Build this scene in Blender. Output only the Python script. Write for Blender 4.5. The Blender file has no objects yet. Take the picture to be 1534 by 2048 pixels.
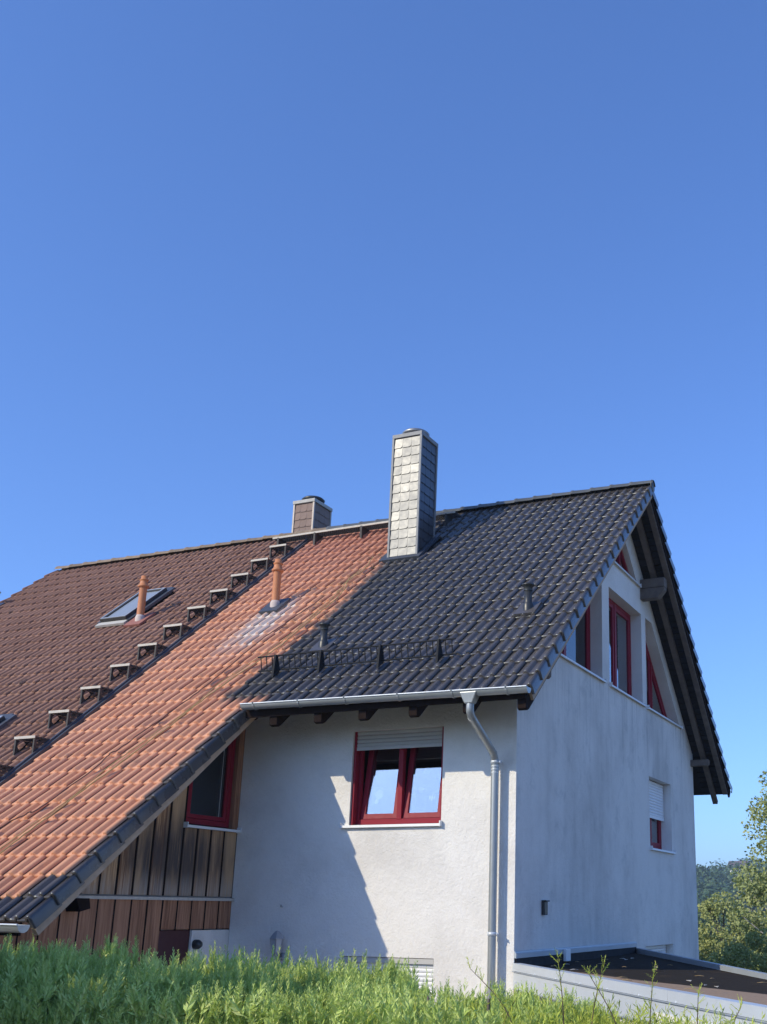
import bpy, bmesh, math, random
import numpy as np
from mathutils import Vector, Matrix
from mathutils.geometry import tessellate_polygon

# ------------------------------------------------------------------ camera, sky, sun, exposure
sc = bpy.context.scene
col = sc.collection
cd = bpy.data.cameras.new('camera')
cam = bpy.data.objects.new('camera', cd); col.objects.link(cam)
cd.sensor_fit = 'HORIZONTAL'; cd.sensor_width = 36.0; cd.lens = 49.66
cd.shift_x = -0.18792; cd.shift_y = 0.12536
cd.clip_start = 0.05; cd.clip_end = 5000
_right = Vector((0.9226795, 0.38544693, 0.00965429))
_fwd = Vector((-0.37322594, 0.88658038, 0.27327209))
_up = Vector((0.09677259, -0.25574578, 0.96188833))
cam.matrix_world = Matrix(((_right.x, _up.x, -_fwd.x, 4.746168), (_right.y, _up.y, -_fwd.y, -11.305122),
                           (_right.z, _up.z, -_fwd.z, -2.564849), (0, 0, 0, 1)))
sc.camera = cam

SUN_TO = Vector((-0.69, -1.0, 0.70)).normalized()          # towards the sun
elev = math.asin(SUN_TO.z)
w = bpy.data.worlds.new('World'); sc.world = w; w.use_nodes = True
wn = w.node_tree.nodes; wl = w.node_tree.links
sky = wn.new('ShaderNodeTexSky'); sky.sky_type = 'NISHITA'; sky.sun_disc = False
sky.sun_elevation = elev
sky.sun_rotation = math.atan2(SUN_TO.x, SUN_TO.y)
sky.altitude = 300; sky.air_density = 1.0; sky.dust_density = 1.0; sky.ozone_density = 2.0
bg = wn['Background']; bg.inputs['Strength'].default_value = 0.15
wb = wn.new('ShaderNodeMix'); wb.data_type = 'RGBA'; wb.blend_type = 'MULTIPLY'; wb.inputs[0].default_value = 1.0
wb.inputs[7].default_value = (0.535, 0.79, 1.29, 1)          # the camera's white balance, whole sky alike
gm = wn.new('ShaderNodeGamma'); gm.inputs[1].default_value = 0.86     # the camera's highlight roll-off
wl.new(sky.outputs['Color'], gm.inputs[0]); wl.new(gm.outputs[0], wb.inputs[6]); wl.new(wb.outputs[2], bg.inputs['Color'])

sd = bpy.data.lights.new('sun', 'SUN'); sd.energy = 2.45; sd.angle = math.radians(0.53); sd.color = (1.0, 0.895, 0.675)
sun = bpy.data.objects.new('sun', sd); col.objects.link(sun)
sun.rotation_euler = (-SUN_TO).to_track_quat('-Z', 'Y').to_euler()
sun.location = (-20, -30, 25)

vs = sc.view_settings
sc.display_settings.display_device = 'sRGB'
vs.view_transform = 'Standard'; vs.look = 'None'; vs.gamma = 1.0; vs.use_curve_mapping = False
vs.exposure = 0.62
sc.render.engine = 'CYCLES'
sc.cycles.use_denoising = True
sc.cycles.max_bounces = 8; sc.cycles.transparent_max_bounces = 16
sc.cycles.sample_clamp_indirect = 8.0

rnd = random.Random(7)
rng = np.random.default_rng(11)

# ------------------------------------------------------------------ measures (z = 0 is the upper eave of the near roof slope)
TH = math.radians(40.4554); CT, ST = math.cos(TH), math.sin(TH)
ROW = 0.344507                       # exposed length of a roof tile
TW = 0.30                            # covered width of a roof tile
YR = 5.53                            # ridge line
SR = YR / CT                         # slope length from eave to ridge
GROUND = -5.5
XG = -0.55                           # gable wall plane
YF = 0.96                            # front wall plane
XS = -4.755                          # timber side wall plane
XCV = -4.05                          # verge of the low roof
XB = -6.90                           # line between the two houses
XL = -13.90                          # far verge of the neighbouring house

def RP(x, s, h=0.0):
    return Vector((x, s*CT - h*ST, s*ST + h*CT))
def RFAR(x, s, h=0.0):
    p = RP(x, s, h); return Vector((p.x, 2*YR - p.y, p.z))

# ------------------------------------------------------------------ materials
MATS = {}
class NT:
    def __init__(s, name):
        s.m = bpy.data.materials.new(name); s.m.use_nodes = True
        s.n = s.m.node_tree.nodes; s.l = s.m.node_tree.links
        s.b = s.n['Principled BSDF']; s.out = s.n['Material Output']
    def new(s, t, **kw):
        x = s.n.new(t)
        for k, v in kw.items(): setattr(x, k, v)
        return x
    def val(s, x, i, v):
        if hasattr(v, 'is_linked') or hasattr(v, 'links'): s.l.new(v, x.inputs[i])
        else: x.inputs[i].default_value = v
    def math(s, op, a, b=0.0, c=None, clamp=False):
        x = s.new('ShaderNodeMath', operation=op, use_clamp=clamp)
        s.val(x, 0, a); s.val(x, 1, b)
        if c is not None: s.val(x, 2, c)
        return x.outputs[0]
    def noise(s, vec, scale, detail=4, rough=0.55, dist=0.0):
        x = s.new('ShaderNodeTexNoise'); x.inputs['Scale'].default_value = scale
        x.inputs['Detail'].default_value = detail; x.inputs['Roughness'].default_value = rough
        x.inputs['Distortion'].default_value = dist
        if vec is not None: s.l.new(vec, x.inputs['Vector'])
        return x.outputs['Fac']
    def mapping(s, vec, scale):
        x = s.new('ShaderNodeMapping'); x.inputs['Scale'].default_value = scale; s.l.new(vec, x.inputs['Vector'])
        return x.outputs['Vector']
    def ramp(s, fac, lo, hi):
        x = s.new('ShaderNodeMapRange', interpolation_type='SMOOTHSTEP'); s.val(x, 0, fac)
        x.inputs[1].default_value = lo; x.inputs[2].default_value = hi
        return x.outputs[0]
    def mix(s, fac, a, b, mode='MIX'):
        x = s.new('ShaderNodeMix', data_type='RGBA', blend_type=mode)
        s.val(x, 0, fac)
        for i, v in ((6, a), (7, b)):
            if isinstance(v, tuple): x.inputs[i].default_value = (*v[:3], 1)
            else: s.l.new(v, x.inputs[i])
        return x.outputs[2]
    def bump(s, h, strength, dist=0.01):
        x = s.new('ShaderNodeBump'); x.inputs['Strength'].default_value = strength; x.inputs['Distance'].default_value = dist
        s.l.new(h, x.inputs['Height']); s.l.new(x.outputs[0], s.b.inputs['Normal'])
    @property
    def pos(s): return s.new('ShaderNodeNewGeometry').outputs['Position']
    @property
    def obj(s): return s.new('ShaderNodeTexCoord').outputs['Object']
    @property
    def rand(s): return s.new('ShaderNodeObjectInfo').outputs['Random']
    def island(s): return s.new('ShaderNodeNewGeometry').outputs['Random Per Island']
    def set(s, color=None, rough=None, metal=None, spec=None):
        for k, v in (('Base Color', color), ('Roughness', rough), ('Metallic', metal), ('Specular IOR Level', spec)):
            if v is None: continue
            if isinstance(v, tuple): s.b.inputs[k].default_value = (*v[:3], 1)
            else: s.val(s.b, k, v)
        MATS[s.m.name] = s.m
        return s.m

def simple(name, c, rough=0.6, metal=0.0, var=0.15, scale=6.0, bump=0.0, bscale=60.0, spec=0.5, per_obj=0.0):
    t = NT(name); p = t.pos
    f = t.noise(p, scale, 5)
    colr = t.mix(f, tuple(x*(1-var) for x in c), tuple(min(1, x*(1+var)) for x in c))
    if per_obj:
        r = t.math('MULTIPLY_ADD', t.rand, per_obj*2, 1-per_obj)
        colr = t.mix(1.0, colr, t_rgb(t, r), 'MULTIPLY')
    ro = t.math('MULTIPLY_ADD', t.noise(p, scale*2.3, 3), 0.25, rough-0.12, clamp=True)
    t.set(colr, ro, metal, spec)
    if bump: t.bump(t.noise(p, bscale, 4), bump, 0.004)
    return t.m
def t_rgb(t, v):
    x = t.new('ShaderNodeCombineColor')
    for i in range(3): t.l.new(v, x.inputs[i])
    return x.outputs[0]

# rendered wall: off-white, fine grain, grime under the eaves and rain streaks on the weather side
def wall_material():
    t = NT('wall_render'); p = t.pos
    sep = t.new('ShaderNodeSeparateXYZ'); t.l.new(p, sep.inputs[0])
    big = t.noise(p, 0.9, 5, 0.6); fine = t.noise(p, 9, 6, 0.65)
    c = t.mix(fine, (0.81, 0.78, 0.735), (0.88, 0.85, 0.80))
    c = t.mix(t.ramp(big, 0.40, 0.75), c, (0.70, 0.67, 0.63))
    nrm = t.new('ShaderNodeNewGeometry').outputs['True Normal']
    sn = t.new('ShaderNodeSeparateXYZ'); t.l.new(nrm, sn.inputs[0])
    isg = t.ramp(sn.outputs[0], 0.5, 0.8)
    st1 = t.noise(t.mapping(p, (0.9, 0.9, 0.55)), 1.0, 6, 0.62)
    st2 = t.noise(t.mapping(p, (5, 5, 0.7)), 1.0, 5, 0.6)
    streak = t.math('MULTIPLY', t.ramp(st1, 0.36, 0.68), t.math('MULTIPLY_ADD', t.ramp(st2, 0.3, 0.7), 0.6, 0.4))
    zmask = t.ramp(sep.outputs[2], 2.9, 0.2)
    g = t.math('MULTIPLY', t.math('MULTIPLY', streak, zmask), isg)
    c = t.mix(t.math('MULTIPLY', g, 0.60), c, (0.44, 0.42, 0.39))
    # even greying of the gable face, fading out towards the top
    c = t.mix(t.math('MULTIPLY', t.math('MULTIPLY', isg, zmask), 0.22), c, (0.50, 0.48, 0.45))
    # brownish grime band under the front eave
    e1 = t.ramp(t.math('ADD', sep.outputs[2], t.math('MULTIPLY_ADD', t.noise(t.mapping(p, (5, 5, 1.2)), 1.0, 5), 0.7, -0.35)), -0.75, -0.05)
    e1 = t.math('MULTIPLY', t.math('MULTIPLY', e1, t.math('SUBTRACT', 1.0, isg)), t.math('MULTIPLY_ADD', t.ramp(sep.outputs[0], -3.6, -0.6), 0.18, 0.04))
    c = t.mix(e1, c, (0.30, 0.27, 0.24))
    # drips below the window sills of the gable
    dz = t.math('MULTIPLY', t.ramp(sep.outputs[2], -0.9, 0.90), t.ramp(sep.outputs[2], 0.99, 0.90))
    drip = t.math('MULTIPLY', t.ramp(t.noise(t.mapping(p, (16, 16, 0.45)), 1.0, 4, 0.6), 0.52, 0.66), dz)
    c = t.mix(t.math('MULTIPLY', t.math('MULTIPLY', drip, isg), 0.35), c, (0.30, 0.30, 0.29))
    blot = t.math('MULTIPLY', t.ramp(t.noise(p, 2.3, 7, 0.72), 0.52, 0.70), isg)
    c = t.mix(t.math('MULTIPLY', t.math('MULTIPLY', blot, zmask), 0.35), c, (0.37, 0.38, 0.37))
    c = t.mix(t.math('MULTIPLY', t.ramp(t.noise(p, 55, 3, 0.6), 0.5, 0.8), 0.25), c, (0.55, 0.53, 0.50))
    t.set(c, 0.9, 0.0, 0.2)
    h = t.math('ADD', t.noise(p, 38, 5, 0.7), t.math('MULTIPLY', t.noise(p, 14, 3), 0.9))
    t.bump(h, 0.75, 0.014)
    return t.m
wall_material()

def tile_material(name, kind):
    t = NT(name); p = t.pos
    sep = t.new('ShaderNodeSeparateXYZ'); t.l.new(p, sep.inputs[0])
    X = sep.outputs[0]
    r = t.math('DIVIDE', t.math('ADD', t.math('MULTIPLY', sep.outputs[1], CT), t.math('MULTIPLY', sep.outputs[2], ST)), ROW)   # tile row up the slope
    n1 = t.noise(p, 5, 5, 0.6); n2 = t.noise(p, 40, 4, 0.6); nb = t.noise(p, 0.55, 4)
    rv = t.rand if kind != 'stuff' else t.island()
    geo = t.new('ShaderNodeNewGeometry').outputs['Random Per Island']
    rr = t.math('FRACT', t.math('ADD', t.rand, t.math('MULTIPLY', geo, 7.31)))
    dark = t.mix(n1, (0.055, 0.050, 0.048), (0.092, 0.084, 0.080))
    dark = t.mix(t.math('MULTIPLY', rr, 0.6), dark, (0.112, 0.100, 0.092))
    dark = t.mix(t.math('MULTIPLY', t.ramp(n2, 0.64, 0.80), 0.18), dark, (0.17, 0.165, 0.155))
    red = t.mix(n1, (0.53, 0.222, 0.118), (0.69, 0.345, 0.20))
    red = t.mix(t.math('MULTIPLY', rr, 0.5), red, (0.74, 0.41, 0.26))
    red = t.mix(t.math('MULTIPLY', t.ramp(r, 8, 20), 0.55), red, (0.33, 0.115, 0.085))
    red = t.mix(t.math('MULTIPLY', t.ramp(n2, 0.55, 0.8), 0.45), red, (0.24, 0.14, 0.10))
    brown = t.mix(n1, (0.185, 0.092, 0.062), (0.305, 0.165, 0.115))
    brown = t.mix(t.math('MULTIPLY', rr, 0.6), brown, (0.34, 0.19, 0.135))
    brown = t.mix(t.math('MULTIPLY', t.ramp(n2, 0.52, 0.75), 0.6), brown, (0.25, 0.20, 0.15))
    brown = t.mix(t.ramp(t.noise(p, 2.2, 6, 0.7), 0.60, 0.74), brown, (0.055, 0.042, 0.038))
    brown = t.mix(t.math('MULTIPLY', t.ramp(t.noise(p, 17, 4, 0.6), 0.66, 0.74), 0.8), brown, (0.36, 0.31, 0.24))
    red = t.mix(t.math('MULTIPLY', t.ramp(t.noise(p, 3.1, 6, 0.7), 0.55, 0.72), 0.55), red, (0.26, 0.15, 0.11))
    red = t.mix(t.math('MULTIPLY', t.ramp(t.noise(p, 15, 4, 0.6), 0.67, 0.75), 0.6), red, (0.66, 0.52, 0.42))
    red = t.mix(t.math('MULTIPLY', t.ramp(rr, 0.80, 0.98), 0.45), red, (0.34, 0.15, 0.10))
    if kind == 'dark':
        t.b.inputs['Specular Tint'].default_value = (0.80, 0.90, 1.0, 1)
        t.set(dark, t.math('MULTIPLY_ADD', n1, 0.12, 0.22), 0.0, 0.6)
    elif kind == 'brown':
        t.set(brown, 0.85, 0.0, 0.25)
    else:
        # fresh dark coating sprayed over the red tiles as far as an irregular line
        xb = t.math('SUBTRACT', -4.30, t.math('MULTIPLY', t.math('MINIMUM', t.math('MAXIMUM', t.math('SUBTRACT', 7.5, r), 0.0), 6.5), 0.05))
        wob = t.math('MULTIPLY_ADD', t.noise(p, 2.4, 5, 0.65), 0.40, -0.20)
        mk = t.ramp(t.math('ADD', t.math('SUBTRACT', X, xb), wob), -0.07, 0.07)
        low = t.ramp(r, 0.35, 1.05)
        mk = t.math('MULTIPLY', mk, low)
        # pale lime wash below the clay vent
        ex = t.math('DIVIDE', t.math('ADD', X, 5.52), 0.55); er = t.math('DIVIDE', t.math('SUBTRACT', r, 8.0), 3.6)
        d = t.math('SQRT', t.math('ADD', t.math('MULTIPLY', ex, ex), t.math('MULTIPLY', er, er)))
        d = t.math('ADD', d, t.math('MULTIPLY_ADD', t.noise(t.mapping(p, (4, 1.2, 1.2)), 1.0, 6, 0.7), 1.5, -0.75))
        pan = t.math('MULTIPLY_ADD', t.math('COSINE', t.math('MULTIPLY', X, 2*math.pi/0.15)), -0.30, 0.62)
        lime = t.math('MULTIPLY', t.math('MULTIPLY', t.ramp(d, 1.05, 0.15), pan), t.math('MULTIPLY_ADD', t.noise(p, 18, 5, 0.7), 1.8, 0.9), clamp=True)
        cc = t.mix(lime, red, (0.62, 0.53, 0.47))
        # moss and algae near the paint line and the chimney
        mo = t.math('MULTIPLY', t.ramp(t.noise(p, 7, 6, 0.7), 0.5, 0.66), t.ramp(t.math('ABSOLUTE', t.math('SUBTRACT', X, -4.55)), 0.75, 0.05))
        mo = t.math('MULTIPLY', mo, t.ramp(r, 1, 12))
        cc = t.mix(t.math('MULTIPLY', mo, 0.9), cc, (0.16, 0.11, 0.055))
        cc = t.mix(mk, cc, dark)
        t.set(cc, t.mix(mk, (0.8, 0.8, 0.8), (0.42, 0.42, 0.42)), 0.0, 0.35)
    t.bump(t.noise(p, 120, 3), 0.12, 0.003)
    return t.m
tile_material('tile_dark', 'dark'); tile_material('tile_red', 'red'); tile_material('tile_brown', 'brown')

simple('ridge_dark', (0.10, 0.105, 0.105), 0.5, var=0.3, scale=9, per_obj=0.2)
simple('ridge_brown', (0.26, 0.19, 0.13), 0.9, var=0.45, scale=12, per_obj=0.2, bump=0.3)
simple('timber_dark', (0.019, 0.012, 0.010), 0.9, var=0.4, scale=8, spec=0.08)
simple('timber_soffit', (0.022, 0.018, 0.018), 0.8, var=0.4, scale=8, per_obj=0.3)
simple('timber_grey', (0.44, 0.32, 0.22), 0.85, var=0.45, scale=7, bump=0.4, bscale=25)
simple('beam_wood', (0.15, 0.12, 0.10), 0.85, var=0.45, scale=9, bump=0.4, bscale=30)
simple('zinc', (0.36, 0.38, 0.385), 0.42, metal=0.55, var=0.16, scale=5)
simple('galvanized', (0.58, 0.62, 0.66), 0.40, metal=0.2, var=0.10, scale=3)
simple('galv_edge', (0.42, 0.46, 0.50), 0.5, metal=0.4, var=0.10, scale=4)
simple('lead', (0.075, 0.085, 0.105), 0.5, metal=0.3, var=0.25, scale=8)
simple('iron_black', (0.020, 0.021, 0.024), 0.75, var=0.2, spec=0.2)
simple('steel_aged', (0.50, 0.46, 0.40), 0.7, metal=0.1, var=0.3, scale=20)
simple('steel_dark', (0.055, 0.05, 0.047), 0.7, metal=0.2, var=0.35, scale=20)
simple('red_frame', (0.25, 0.011, 0.027), 0.5, var=0.08, scale=10, spec=0.25)
simple('white_alu', (0.74, 0.75, 0.76), 0.45, var=0.04)
simple('shutter_grey', (0.50, 0.49, 0.47), 0.55, var=0.05)
simple('shutter_white', (0.78, 0.79, 0.80), 0.5, var=0.04)
simple('dark_gap', (0.012, 0.012, 0.014), 0.9, var=0.1)
simple('clay_orange', (0.53, 0.205, 0.085), 0.6, var=0.14, scale=9)
simple('clay_pale', (0.55, 0.45, 0.40), 0.8, var=0.2, scale=12)
simple('clay_red', (0.30, 0.12, 0.09), 0.8, var=0.3, scale=12)
simple('vent_black', (0.030, 0.032, 0.033), 0.38, var=0.25, scale=14)
simple('concrete', (0.46, 0.44, 0.40), 0.9, var=0.25, scale=14, bump=0.3)
simple('slate_brown', (0.23, 0.155, 0.125), 0.75, var=0.12, scale=10, per_obj=0.10)
simple('curtain', (0.55, 0.56, 0.55), 0.9, var=0.06)
simple('room_dark', (0.10, 0.09, 0.085), 0.9, var=0.1)
simple('rope_tan', (0.42, 0.30, 0.13), 0.9, var=0.3, scale=30)
simple('rope_dark', (0.11, 0.055, 0.045), 0.9, var=0.3, scale=30)
simple('lamp_body', (0.34, 0.34, 0.35), 0.5, var=0.15)
simple('skylight_glass', (0.28, 0.31, 0.34), 0.18, var=0.06)
simple('door_maroon', (0.06, 0.012, 0.014), 0.6, var=0.15)
simple('lamp_glass', (0.40, 0.42, 0.46), 0.3, var=0.15)
simple('plaster_grey', (0.42, 0.42, 0.42), 0.9, var=0.1)
simple('far_white', (0.75, 0.74, 0.70), 0.9, var=0.05)
simple('far_roof', (0.17, 0.14, 0.13), 0.9, var=0.2)
simple('bark', (0.13, 0.105, 0.085), 0.9, var=0.4, scale=12, bump=0.5, bscale=20)
simple('bark_birch', (0.45, 0.43, 0.40), 0.9, var=0.5, scale=9)
simple('twig', (0.085, 0.055, 0.04), 0.85, var=0.3)
simple('moss_leaf', (0.30, 0.21, 0.10), 0.9, var=0.4)
simple('sticker_blue', (0.12, 0.15, 0.22), 0.5, var=0.1)
simple('sticker_yellow', (0.45, 0.50, 0.25), 0.5, var=0.1)
simple('sticker_pale', (0.24, 0.28, 0.36), 0.5, var=0.1)

def slate_material():
    t = NT('slate_dark'); p = t.pos
    n = t.noise(p, 11, 6, 0.7); n2 = t.noise(p, 3, 3)
    c = t.mix(n, (0.030, 0.032, 0.036), (0.060, 0.060, 0.064))
    rr = t.math('MULTIPLY_ADD', t.rand, 0.04, 0.395)
    rr = t.math('ADD', rr, t.math('MULTIPLY_ADD', n, 0.16, -0.08), clamp=True)
    t.set(c, rr, 0.0, 0.75)
    t.b.inputs['Specular Tint'].default_value = (0.90, 0.93, 1.0, 1)
    t.bump(t.noise(p, 60, 4), 0.05, 0.003)
slate_material()

def board_material(name, weathered):
    t = NT(name); p = t.pos
    sep = t.new('ShaderNodeSeparateXYZ'); t.l.new(p, sep.inputs[0])
    g = t.noise(t.mapping(p, (30, 30, 1.3)), 1.0, 6, 0.65, 0.4)
    g2 = t.noise(t.mapping(p, (7, 7, 1.1)), 1.0, 5, 0.6)
    if weathered:
        c = t.mix(t.ramp(g, 0.40, 0.62), (0.26, 0.12, 0.05), (0.78, 0.48, 0.25))
        c = t.mix(t.ramp(t.rand, 0.1, 0.9), c, t.mix(g, (0.38, 0.22, 0.11), (0.66, 0.45, 0.26)))
        # rain-blackened patch spreading from the middle of the boards, bleached splash zone at their feet
        yy = t.math('ADD', sep.outputs[1], 0.25); zz = t.math('ADD', sep.outputs[2], 1.98)
        d = t.math('SQRT', t.math('ADD', t.math('MULTIPLY', t.math('MULTIPLY', yy, yy), 0.9), t.math('MULTIPLY', t.math('MULTIPLY', zz, zz), 4.0)))
        blk = t.math('MULTIPLY', t.ramp(t.math('ADD', d, t.math('MULTIPLY_ADD', g2, 1.5, -0.75)), 1.45, 0.35), t.ramp(g, 0.2, 0.5))
        c = t.mix(t.math('MULTIPLY', blk, 0.9), c, (0.035, 0.035, 0.042))
        foot = t.math('MULTIPLY', t.ramp(t.math('ADD', sep.outputs[2], t.math('MULTIPLY_ADD', g2, 0.5, -0.25)), -2.12, -2.42), t.ramp(g, 0.25, 0.65))
        c = t.mix(t.math('MULTIPLY', foot, 0.75), c, (0.32, 0.30, 0.28))
    else:
        c = t.mix(t.ramp(g, 0.36, 0.66), (0.19, 0.082, 0.042), (0.44, 0.225, 0.13))
        c = t.mix(t.math('MULTIPLY', t.rand, 0.5), c, (0.42, 0.22, 0.135))
    t.set(c, 0.8, 0.0, 0.3)
    t.bump(g, 0.6, 0.008)
board_material('board_old', True); board_material('board_brown', False)

def glass_material(name, refl, tint):
    t = NT(name)
    t.n.remove(t.b)
    gl = t.new('ShaderNodeBsdfGlossy'); gl.inputs['Roughness'].default_value = 0.0; gl.inputs['Color'].default_value = (0.92, 0.96, 1, 1)
    tr = t.new('ShaderNodeBsdfTransparent'); tr.inputs['Color'].default_value = (*tint, 1)
    fr = t.new('ShaderNodeFresnel'); fr.inputs['IOR'].default_value = 1.55
    f = t.math('MULTIPLY_ADD', fr.outputs[0], 1.0-refl, refl, clamp=True)
    mx = t.new('ShaderNodeMixShader'); t.l.new(f, mx.inputs[0]); t.l.new(tr.outputs[0], mx.inputs[1]); t.l.new(gl.outputs[0], mx.inputs[2])
    t.l.new(mx.outputs[0], t.out.inputs['Surface'])
    MATS[name] = t.m
glass_material('glass', 0.22, (0.88, 0.9, 0.9))
glass_material('glass_gable', 0.30, (0.6, 0.65, 0.65))
glass_material('glass_roof', 0.05, (0.85, 0.88, 0.9))
glass_material('glass_dark', 0.04, (0.30, 0.32, 0.34))

def leaf_material(name, a, b, trans=0.35, rough=0.55, yellow=None):
    t = NT(name); t.n.remove(t.b); p = t.pos
    isl = t.island()
    c = t.mix(isl, a, b)
    c = t.mix(t.math('MULTIPLY', t.ramp(t.noise(p, 1.1, 3), 0.35, 0.7), 0.5), c, tuple(x*0.7 for x in a))
    if yellow: c = t.mix(t.math('MULTIPLY', t.ramp(isl, 0.86, 0.98), 0.8), c, yellow)
    d = t.new('ShaderNodeBsdfPrincipled'); t.l.new(c, d.inputs['Base Color']); d.inputs['Roughness'].default_value = rough
    d.inputs['Specular IOR Level'].default_value = 0.3
    tl = t.new('ShaderNodeBsdfTranslucent'); t.l.new(t.mix(0.35, c, (0.35, 0.45, 0.05)), tl.inputs['Color'])
    mx = t.new('ShaderNodeMixShader'); mx.inputs[0].default_value = trans
    t.l.new(d.outputs[0], mx.inputs[1]); t.l.new(tl.outputs[0], mx.inputs[2]); t.l.new(mx.outputs[0], t.out.inputs['Surface'])
    MATS[name] = t.m
leaf_material('thuja', (0.43, 0.56, 0.12), (0.72, 0.82, 0.30), 0.16, yellow=(0.58, 0.60, 0.20))
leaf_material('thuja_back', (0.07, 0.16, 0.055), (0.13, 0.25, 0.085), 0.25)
leaf_material('golden', (0.38, 0.46, 0.06), (0.64, 0.70, 0.13), 0.16, yellow=(0.55, 0.50, 0.10))
leaf_material('leaf_birch', (0.24, 0.30, 0.10), (0.44, 0.47, 0.21), 0.16)
leaf_material('leaf_bush', (0.24, 0.28, 0.08), (0.45, 0.46, 0.16), 0.16)
leaf_material('leaf_dark', (0.030, 0.062, 0.022), (0.065, 0.105, 0.038), 0.25)
leaf_material('leaf_forest', (0.065, 0.115, 0.050), (0.13, 0.20, 0.080), 0.15)
leaf_material('conifer', (0.02, 0.045, 0.02), (0.04, 0.075, 0.03), 0.1)

def ground_material():
    t = NT('grass_ground'); p = t.pos
    c = t.mix(t.noise(p, 0.7, 6), (0.24, 0.21, 0.11), (0.34, 0.29, 0.18))
    c = t.mix(t.ramp(t.noise(p, 4, 5), 0.5, 0.75), c, (0.34, 0.29, 0.21))
    t.set(c, 0.95, 0, 0.2); t.bump(t.noise(p, 20, 4), 0.6, 0.03)
ground_material()
def garage_roof_material():
    t = NT('felt_roof'); p = t.pos
    sep = t.new('ShaderNodeSeparateXYZ'); t.l.new(p, sep.inputs[0])
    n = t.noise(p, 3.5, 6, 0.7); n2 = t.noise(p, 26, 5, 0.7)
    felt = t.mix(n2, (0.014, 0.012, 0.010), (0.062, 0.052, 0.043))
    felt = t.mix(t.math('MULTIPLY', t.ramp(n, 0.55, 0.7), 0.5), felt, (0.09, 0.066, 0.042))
    brown_tone = t.mix(n2, (0.24, 0.165, 0.11), (0.52, 0.37, 0.25))
    brown_tone = t.mix(t.ramp(n, 0.55, 0.75), brown_tone, (0.20, 0.12, 0.07))
    # uneven line across the roof: brown on the front side, dark felt beyond
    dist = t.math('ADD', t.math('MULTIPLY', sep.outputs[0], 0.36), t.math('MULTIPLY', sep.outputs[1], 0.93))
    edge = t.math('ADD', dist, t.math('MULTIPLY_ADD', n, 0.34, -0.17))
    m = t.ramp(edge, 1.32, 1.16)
    t.set(t.mix(m, felt, brown_tone), 1.0, 0, 0.04)
    t.bump(n2, 0.3, 0.01)
garage_roof_material()

# ------------------------------------------------------------------ mesh helpers
def link(o, parent=None, label=None, cat=None, group=None, kind=None):
    col.objects.link(o)
    if parent is not None: o.parent = parent
    if label: o['label'] = label
    if cat: o['category'] = cat
    if group: o['group'] = group
    if kind: o['kind'] = kind
    return o
def root_loc(o):
    v = Vector((0, 0, 0))
    while o is not None:
        v = v + o.location; o = o.parent
    return v
def empty(name, loc=(0, 0, 0), parent=None, **kw):
    o = bpy.data.objects.new(name, None); o.empty_display_size = 0.3
    o.location = Vector(loc) - (root_loc(parent) if parent else Vector((0, 0, 0)))
    return link(o, parent, **kw)
def raw_mesh(name, verts, faces, mat, smooth=False):
    me = bpy.data.meshes.new(name); me.from_pydata([tuple(v) for v in verts], [], faces)
    me.materials.append(MATS[mat] if isinstance(mat, str) else mat)
    if smooth: me.polygons.foreach_set('use_smooth', [True]*len(me.polygons))
    me.update(); return me

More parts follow.
